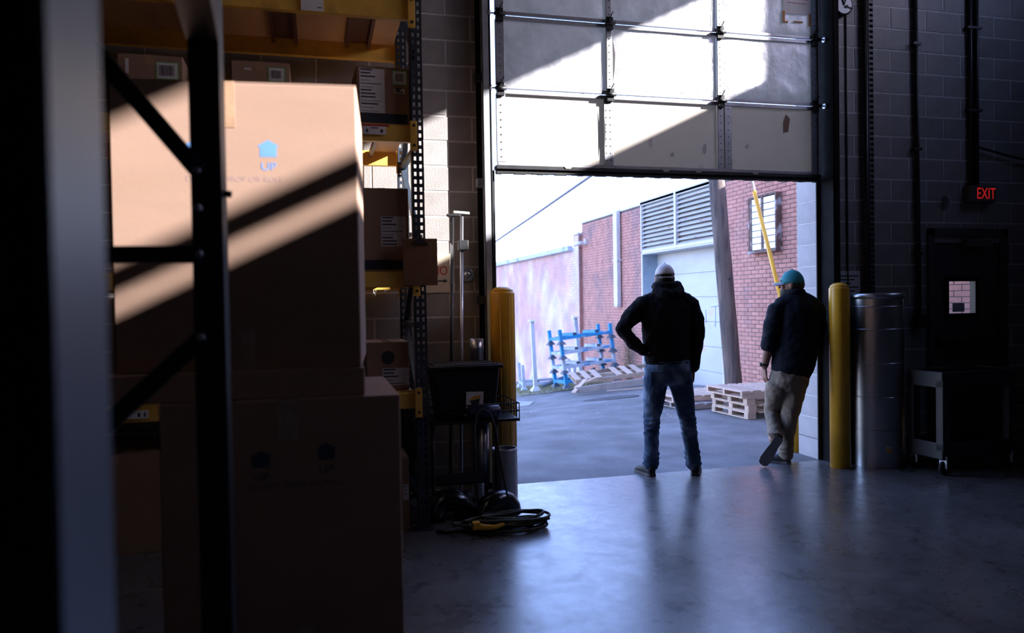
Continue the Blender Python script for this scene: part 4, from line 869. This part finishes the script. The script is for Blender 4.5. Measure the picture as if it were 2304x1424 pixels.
def limb(mb, pts, n=18, ref=(1, 0, 0)):       # (x, y, z, ra, rb) stations, rounded ends
    P = [Vector(p[:3]) for p in pts]; ra = [p[3] for p in pts]; rb = [p[4] if len(p) > 4 else p[3] for p in pts]
    d0 = (P[0] - P[1]).normalized(); d1 = (P[-1] - P[-2]).normalized()
    e = lambda r: min(r, .06)
    P = [P[0] + d0 * e(ra[0]) * .7, P[0] + d0 * e(ra[0]) * .45] + P + [P[-1] + d1 * e(ra[-1]) * .45, P[-1] + d1 * e(ra[-1]) * .7]
    ra = [ra[0] * .35, ra[0] * .8] + ra + [ra[-1] * .8, ra[-1] * .35]; rb = [rb[0] * .35, rb[0] * .8] + rb + [rb[-1] * .8, rb[-1] * .35]
    mb.tube(P, ra, n, ell=rb, ref=ref)
def ball(mb, c, rx, ry, rz, R=None, n=16):
    c = Vector(c); rs = []
    for i in range(1, 10):
        a = PI * i / 10; ring = []
        for k in range(n):
            b = 2 * PI * k / n; v = Vector((rx * math.sin(a) * math.cos(b), ry * math.sin(a) * math.sin(b), rz * math.cos(a))); ring.append(c + (R @ v if R is not None else v))
        rs.append(ring)
    mb.rings(rs)
def hand(mb, w, d, n, side, curl=.5, s=1.):        # wrist, pointing direction, palm normal, thumb side vector sign
    w, d, n = Vector(w), Vector(d).normalized(), Vector(n); n = (n - d * n.dot(d)).normalized(); a = d.cross(n) * side
    limb(mb, [(*(w + d * .005), .024 * s, .018 * s), (*(w + d * .04 * s), .036 * s, .015 * s), (*(w + d * .085 * s), .040 * s, .013 * s)], 14, ref=a)
    for k, (off, ln) in enumerate(((.031, .066), (.0105, .078), (-.0105, .072), (-.031, .056))):
        b = w + d * (.088 * s) + a * off * s; dd = (d + a * off * 2.2).normalized(); pts = [(*b, .0088 * s, .0088 * s)]; c = 0
        for seg in (.42, .32, .26):
            c += curl * .55; v = (dd * math.cos(c) + n * math.sin(c)); b = b + v * ln * seg * s; pts.append((*b, .0080 * s, .0080 * s))
        limb(mb, pts, 10, ref=a)
    b = w + d * .025 * s + a * .026 * s; pts = [(*b, .012 * s)]
    for seg, (ka, kn) in zip((.04, .03, .024), ((.75, .15), (.4, .3), (.15, .4))):
        v = (d + a * ka + n * kn).normalized(); b = b + v * seg * s; pts.append((*b, .0095 * s))
    limb(mb, pts, 10, ref=n)
def head(mb, c, yaw, pitch=0., s=1.):
    R = Matrix.Rotation(yaw, 3, 'Z') @ Matrix.Rotation(pitch, 3, 'X'); c = Vector(c); q = lambda v: c + R @ (Vector(v) * s)      # faces +y
    ball(mb, c, .078 * s, .098 * s, .112 * s, R); ball(mb, q((0, .03, -.055)), .060 * s, .068 * s, .070 * s, R)      # skull, jaw
    ball(mb, q((0, .078, -.098)), .026 * s, .022 * s, .020 * s, R)                                         # chin
    limb(mb, [(*q((0, .094, .012)), .010 * s), (*q((0, .108, -.015)), .012 * s), (*q((0, .112, -.032)), .015 * s)], 10)      # nose
    ball(mb, q((0, .092, .028)), .056 * s, .014 * s, .012 * s, R)                                          # brow
    ball(mb, q((0, .096, -.058)), .025 * s, .010 * s, .006 * s, R); ball(mb, q((0, .095, -.070)), .022 * s, .010 * s, .007 * s, R)
    for k in (-1, 1): ball(mb, q((k * .080, -.005, -.012)), .010 * s, .022 * s, .034 * s, R); ball(mb, q((k * .046, .072, -.03)), .022 * s, .02 * s, .02 * s, R)
    return q, R
def eyes(q, parent):
    for k in (-1, 1):
        m = MB(); ball(m, q((k * .031, .086, .006)), .012, .012, .012); e = obj('eye', m, 'dial', parent); m = MB(); ball(m, q((k * .031, .0975, .006)), .006, .003, .006); obj('iris', m, 'ink', e)
def shoe(heel, toe, up, name, parent, m='shoe', ms='sole'):
    heel, toe, up = Vector(heel), Vector(toe), Vector(up); d = (toe - heel); L = d.length; d.normalize(); up = (up - d * up.dot(d)).normalized(); a = d.cross(up)
    mb = MB(); st = [(.0, .030, .036, .045), (.06, .038, .048, .055), (.3, .038, .045, .052), (.55, .045, .036, .042), (.8, .048, .026, .034), (.96, .036, .018, .026)]
    rs = []
    for u, w_, h_, zc in st:
        c = heel + d * (u * L) + up * zc; rs.append([c + a * w_ * math.cos(t) + up * h_ * math.sin(t) for t in [2 * PI * k / 18 for k in range(18)]])
    mb.rings(rs); ball(mb, heel + d * .07 * L + up * .085, .040, .045, .045)
    o = link(name, remesh(name, mb, .008, 3), m, parent)
    sm = MB(); pl = [(-.005, .030), (.08, .040), (.3, .038), (.55, .046), (.8, .050), (.95, .040), (1.0, .018)]
    poly = [(u * L, w_) for u, w_ in pl] + [(u * L, -w_) for u, w_ in reversed(pl)]
    sm.prism(poly, heel, d, a, up * .024); obj('sole', sm, ms, o, bevel=.003)
    return o
def cap(q, R, m, mbill, parent, drop=0., s=1.):
    mb = MB(); n = 24; rs = []
    for i in range(9):
        a = i / 8 * PI / 2 * .97; ring = []
        for k in range(n):
            b = 2 * PI * k / n; lift = .012 * math.cos(b - PI / 2)
            ring.append(q((.088 * math.cos(a) * math.cos(b), -.002 + .108 * math.cos(a) * math.sin(b), .022 - drop + (.106 + drop) * math.sin(a) - (lift - drop * .5 * math.sin(b)) * (1 - math.sin(a)))))
        rs.append(ring)
    mb.rings(rs, cap=True); o = obj('cap', mb, m, parent)
    bl_ = MB(); g = []
    for j in range(6):
        v = j / 5; row = []
        for i in range(11):
            u = i / 10 * 2 - 1; yy = .085 + .085 * v * math.sqrt(max(0, 1 - (u * .8) ** 2)) - .03 * u * u * (1 - v); row.append((u * .078 * (1 - .12 * v), yy, .018 - .012 * v - .022 * u * u))
        g.append(row)
    vs = [q(p) for r in g for p in r]; vs2 = [q((p[0], p[1], p[2] - .005)) for r in g for p in r]; N_ = len(vs)
    fs = [(j * 11 + i, j * 11 + i + 1, (j + 1) * 11 + i + 1, (j + 1) * 11 + i) for j in range(5) for i in range(10)]
    bl_.add(vs + vs2, fs + [tuple(N_ + k for k in reversed(f)) for f in fs] + [(50 + 5 + i - 0, 50 + 5 + i + 1, N_ + 56 + i, N_ + 55 + i) for i in range(10)], True)
    obj('bill', bl_, mbill, o); bt = MB(); ball(bt, q((0, -.002, .130)), .009, .009, .006); obj('button', bt, m, o)
    return o

# ---- man in the doorway, hand on hip
def p1(cx, cy, y=0.): return ((cx / 2.737 - 135) / 261, y, (490 - cy / 2.737) / 261)
def man_one():
    b = MB(); q, R = head(b, (-.022, .02, 1.700), math.radians(-3), 0., .96)
    limb(b, [(-.02, .0, 1.50, .062), (-.021, .0, 1.62, .058)])
    limb(b, [(-.012, .0, .88, .165, .11), (-.014, 0, 1.05, .165, .10), (-.016, 0, 1.28, .18, .11), (-.012, 0, 1.45, .17, .10)])
    aL = [(*p1(228, 282), .052), (*p1(140, 365, -.02), .052), (*p1(82, 440, -.04), .042), (*p1(140, 510, -.055), .038), (*p1(208, 572, -.06), .028)]
    aR = [(*p1(497, 282), .052), (*p1(535, 390, -.01), .05), (*p1(545, 480, -.01), .042), (*p1(537, 580, .01), .038), (*p1(524, 690, .03), .028)]
    limb(b, aL); limb(b, aR)
    hand(b, p1(210, 570, -.06), (.75, .10, .28), (.15, .9, -.35), -1, .55); hand(b, p1(523, 692, .03), (-.06, .03, -1), (-1, -.1, 0), 1, .5)
    lL = [(*p1(290, 740), .10), (*p1(275, 880), .08), (*p1(262, 1010, .015), .055), (*p1(256, 1150, -.01), .05), (*p1(252, 1300, -.01), .04)]
    lR = [(*p1(435, 740), .10), (*p1(462, 880), .08), (*p1(483, 1010, .015), .055), (*p1(500, 1150, -.01), .05), (*p1(514, 1300, -.01), .04)]
    limb(b, lL); limb(b, lR)
    man = link('person', remesh('person', b, .0055, 3), 'skin', None, (1.53, -.13, 0)); man.rotation_euler = (0, 0, -math.radians(14.5))
    tag(man, 'man in black hoodie, jeans and white cap standing in the doorway, hand on hip', 'person')
    eyes(q, man)
    h = MB()
    limb(h, [(*p1(362, 632), .197, .135), (*p1(360, 560), .200, .142), (*p1(356, 470), .205, .145), (*p1(358, 380), .222, .145), (*p1(360, 320), .228, .138), (*p1(362, 275), .205, .120), (*p1(363, 238), .150, .100), (*p1(362, 205), .100, .090)], 28)
    limb(h, [(x, y, z, r + k) for (x, y, z, r), k in zip(aL, (.030, .028, .024, .022, .018))]); limb(h, [(x, y, z, r + k) for (x, y, z, r), k in zip(aR, (.026, .028, .022, .018, .020))])
    limb(h, [(*p1(235, 275), .07), (*p1(300, 262), .085), (*p1(362, 255), .09), (*p1(430, 262), .085), (*p1(495, 278), .07)])
    ring = [(-.010 + .098 * math.cos(t), .005 + .092 * math.sin(t), 1.625 - .012 * math.sin(t) + .008 * math.cos(2 * t)) for t in [2 * PI * k / 20 for k in range(21)]]
    h.tube(ring, .036, 12); limb(h, [(-.11, -.04, 1.59, .04, .05), (-.05, -.105, 1.565, .05, .05), (-.008, -.118, 1.555, .055, .05), (.035, -.105, 1.565, .05, .05), (.095, -.04, 1.59, .04, .05)]); limb(h, [(-.01, 0, 1.55, .10, .09), (-.01, 0, 1.63, .085, .08)])
    hd = link('hoodie', remesh('hoodie', h, .009, 4, (.022, .07)), 'hoodie', man)
    rib = MB(); limb(rib, [(*p1(362, 640), .190, .130), (*p1(362, 652), .190, .130)], 28); link('hem_band', remesh('hem_band', rib, .009, 3), 'hoodie', hd)
    j = MB(); limb(j, [(*p1(364, 600), .180, .125), (*p1(364, 690), .195, .135), (*p1(364, 755), .195, .138)], 26)
    for leg, s in ((lL, 1), (lR, 1)): limb(j, [(x, y, z + (.0 if k < 4 else .03), r) for k, ((x, y, z, _), r) in enumerate(zip(leg, (.108, .090, .068, .063, .064)))], 20)
    for c in ((252, 1268), (513, 1268), (254, 1238), (510, 1240), (255, 1205), (506, 1200), (260, 985), (483, 985), (261, 1015), (484, 1015), (261, 1045), (487, 1048), (258, 1080), (491, 1085)):
        x, y, z = p1(*c); tr = [(x + .062 * math.cos(t), .0 + .062 * math.sin(t), z + .012 * math.sin(t * 2 + c[0])) for t in [2 * PI * k / 16 for k in range(17)]]; j.tube(tr, .0125, 8)
    jn = link('jeans', remesh('jeans', j, .007, 2, (.014, .06)), 'denim', man)
    for s, cx in ((-1, 285), (1, 440)):
        x, y, z = p1(cx, 735); obj('pocket', MB().prism([(-.062, .06), (.062, .06), (.060, -.045), (0, -.08), (-.060, -.045)], (x, -.142, z), (1, 0, 0), (0, -.05, 1), (0, -.003, 0)), 'denim', jn, bevel=.002)
    shoe((-.158, -.05, 0), (-.255, .19, 0), (0, 0, 1), 'shoe', man); shoe((.205, -.05, 0), (.275, .21, 0), (0, 0, 1), 'shoe', man)
    hr = MB(); ball(hr, q((0, -.022, -.006)), .0815, .088, .065, R); link('hair', remesh('hair', hr, .008, 2), 'hair', man)
    c = cap(q, R, 'cap_white', 'cap_white', man)
    ar = MB()
    pts = [q((.046 * math.cos(t), -.1085 + .012 * abs(math.cos(t)), .006 + .040 * math.sin(t))) for t in [PI * k / 12 for k in range(13)]]
    ar.rings([[p for p in pts], [p + R @ Vector((0, .016, 0)) for p in pts]], cap=True, smooth=False); obj('strap_opening', ar, 'hair', c)
    obj('strap', MB().tube([q((.058 * math.cos(t) * 1.0, -.106 + .018 * abs(math.cos(t)) ** 2, .002)) for t in [PI * k / 10 for k in range(11)]], .006, 8), 'cap_white', c)
    return man
man_one()

# ---- man leaning on the jamb, ankles crossed
def p2(cx, cy, y=0.): return ((cx / 2.847 - 170) / 248, y, (463 - cy / 2.847) / 248)
def man_two():
    b = MB(); q, R = head(b, (.068, .02, 1.640), math.radians(62), 0., .98)
    limb(b, [(.10, -.01, 1.46, .075), (.085, .0, 1.57, .066)])
    limb(b, [(*p2(505, 780), .17, .13), (*p2(535, 620), .175, .15), (*p2(558, 450), .18, .14), (*p2(560, 320), .18, .11)])
    aL = [(*p2(432, 315), .062), (*p2(395, 430, -.02), .056), (*p2(372, 540, -.02), .047), (*p2(362, 610, .0), .043), (*p2(352, 690, .03), .031)]
    aR = [(*p2(675, 310, .01), .062), (*p2(705, 430, .05), .055), (*p2(700, 530, .10), .047), (*p2(640, 560, .20), .042), (*p2(560, 570, .25), .031)]
    limb(b, aL); limb(b, aR); hand(b, p2(352, 688, .03), (.03, .05, -1), (1, .2, 0), -1, .45, 1.05); hand(b, p2(560, 570, .25), (-1, .1, -.05), (0, -1, 0), 1, .4)
    lR = [(*p2(540, 800), .10), (*p2(522, 900, -.01), .085), (*p2(500, 1020, -.01), .062), (*p2(490, 1130, .01), .054), (*p2(484, 1265, .02), .042)]
    lL = [(*p2(432, 800), .10), (*p2(420, 900, .05), .08), (*p2(412, 985, .09), .058), (*p2(400, 1060, .0), .05), (*p2(378, 1150, -.09), .042)]
    limb(b, lR); limb(b, lL)
    man = link('person', remesh('person', b, .0055, 3), 'skin', None, (2.715, -.08, 0)); man.rotation_euler = (0, 0, -math.radians(14.5))
    tag(man, 'man in dark shirt, khaki trousers and teal cap leaning on the door jamb', 'person')
    eyes(q, man)
    s = MB()
    limb(s, [(*p2(512, 735), .178, .145), (*p2(530, 660), .195, .165), (*p2(545, 560), .205, .170), (*p2(556, 450), .205, .158), (*p2(560, 360), .205, .140), (*p2(560, 300), .185, .118), (*p2(556, 255), .125, .095), (*p2(553, 225), .085, .082)], 28)
    limb(s, [(x, y, z, r + .024) for x, y, z, r in aL[:3]] + [(*p2(366, 565, -.01), .066)]); limb(s, [(x, y, z, r + .024) for x, y, z, r in aR[:3]])
    limb(s, [(*p2(445, 305), .075), (*p2(500, 282), .085), (*p2(560, 272), .09), (*p2(620, 282), .085), (*p2(668, 305), .075)])
    sh_ = link('shirt', remesh('shirt', s, .009, 4, (.020, .08)), 'shirt', man)
    col_ = MB(); ring = [(.088 + .076 * math.cos(t), .0 + .074 * math.sin(t), 1.555 - .012 * math.sin(t)) for t in [2 * PI * k / 20 for k in range(21)]]; col_.tube(ring, .016, 10, ell=[.026] * 21); obj('collar', col_, 'shirt', sh_)
    k_ = MB(); limb(k_, [(*p2(512, 720), .165, .135), (*p2(500, 790), .178, .145), (*p2(490, 830), .150, .125)], 26)
    limb(k_, [(x, y, z, r) for (x, y, z, _), r in zip(lR, (.110, .094, .074, .066, .062))], 20); limb(k_, [(x, y, z, r) for (x, y, z, _), r in zip(lL[:4] + [(*p2(388, 1120, -.09), 0)], (.108, .088, .068, .060, .056))], 20)
    for c in ((482, 1235), (480, 1210), (392, 1105), (486, 1060)):
        x, y, z = p2(*c); tr = [(x + .062 * math.cos(t), (-.08 if c[0] < 400 else .02) + .062 * math.sin(t), z + .008 * math.sin(t * 2 + c[1])) for t in [2 * PI * k / 16 for k in range(17)]]; k_.tube(tr, .011, 8)
    link('trousers', remesh('trousers', k_, .008, 4, (.020, .07)), 'khaki', man)
    shoe((*p2(505, 1318, .0)[:2], .0), (*p2(372, 1318, .14)[:2], .0), (0, 0, 1), 'shoe', man)
    shoe((-.118, -.155, .275), (-.262, -.105, .018), (.35, .95, .05), 'shoe', man)
    w1 = p2(353, 676, .026); obj('wristwatch', MB().lathe([(.034, -.014), (.037, -.012), (.037, .012), (.034, .014)], w1, 24).box(w1[0] - .045, w1[0] - .030, w1[1] - .016, w1[1] + .016, w1[2] - .016, w1[2] + .016), 'black_plastic', man)
    hr = MB(); ball(hr, q((0, -.022, -.012)), .0825, .090, .075, R); ball(hr, q((0, -.045, -.06)), .062, .05, .05, R); link('hair', remesh('hair', hr, .008, 2), 'hair', man)
    br = MB(); ball(br, q((0, .035, -.078)), .064, .072, .058, R); ball(br, q((0, .082, -.104)), .034, .026, .034, R); link('beard', remesh('beard', br, .008, 2), 'hair', man)
    cap(q, R, 'cap_teal', 'cap_grey', man, .022)
    return man
man_two()
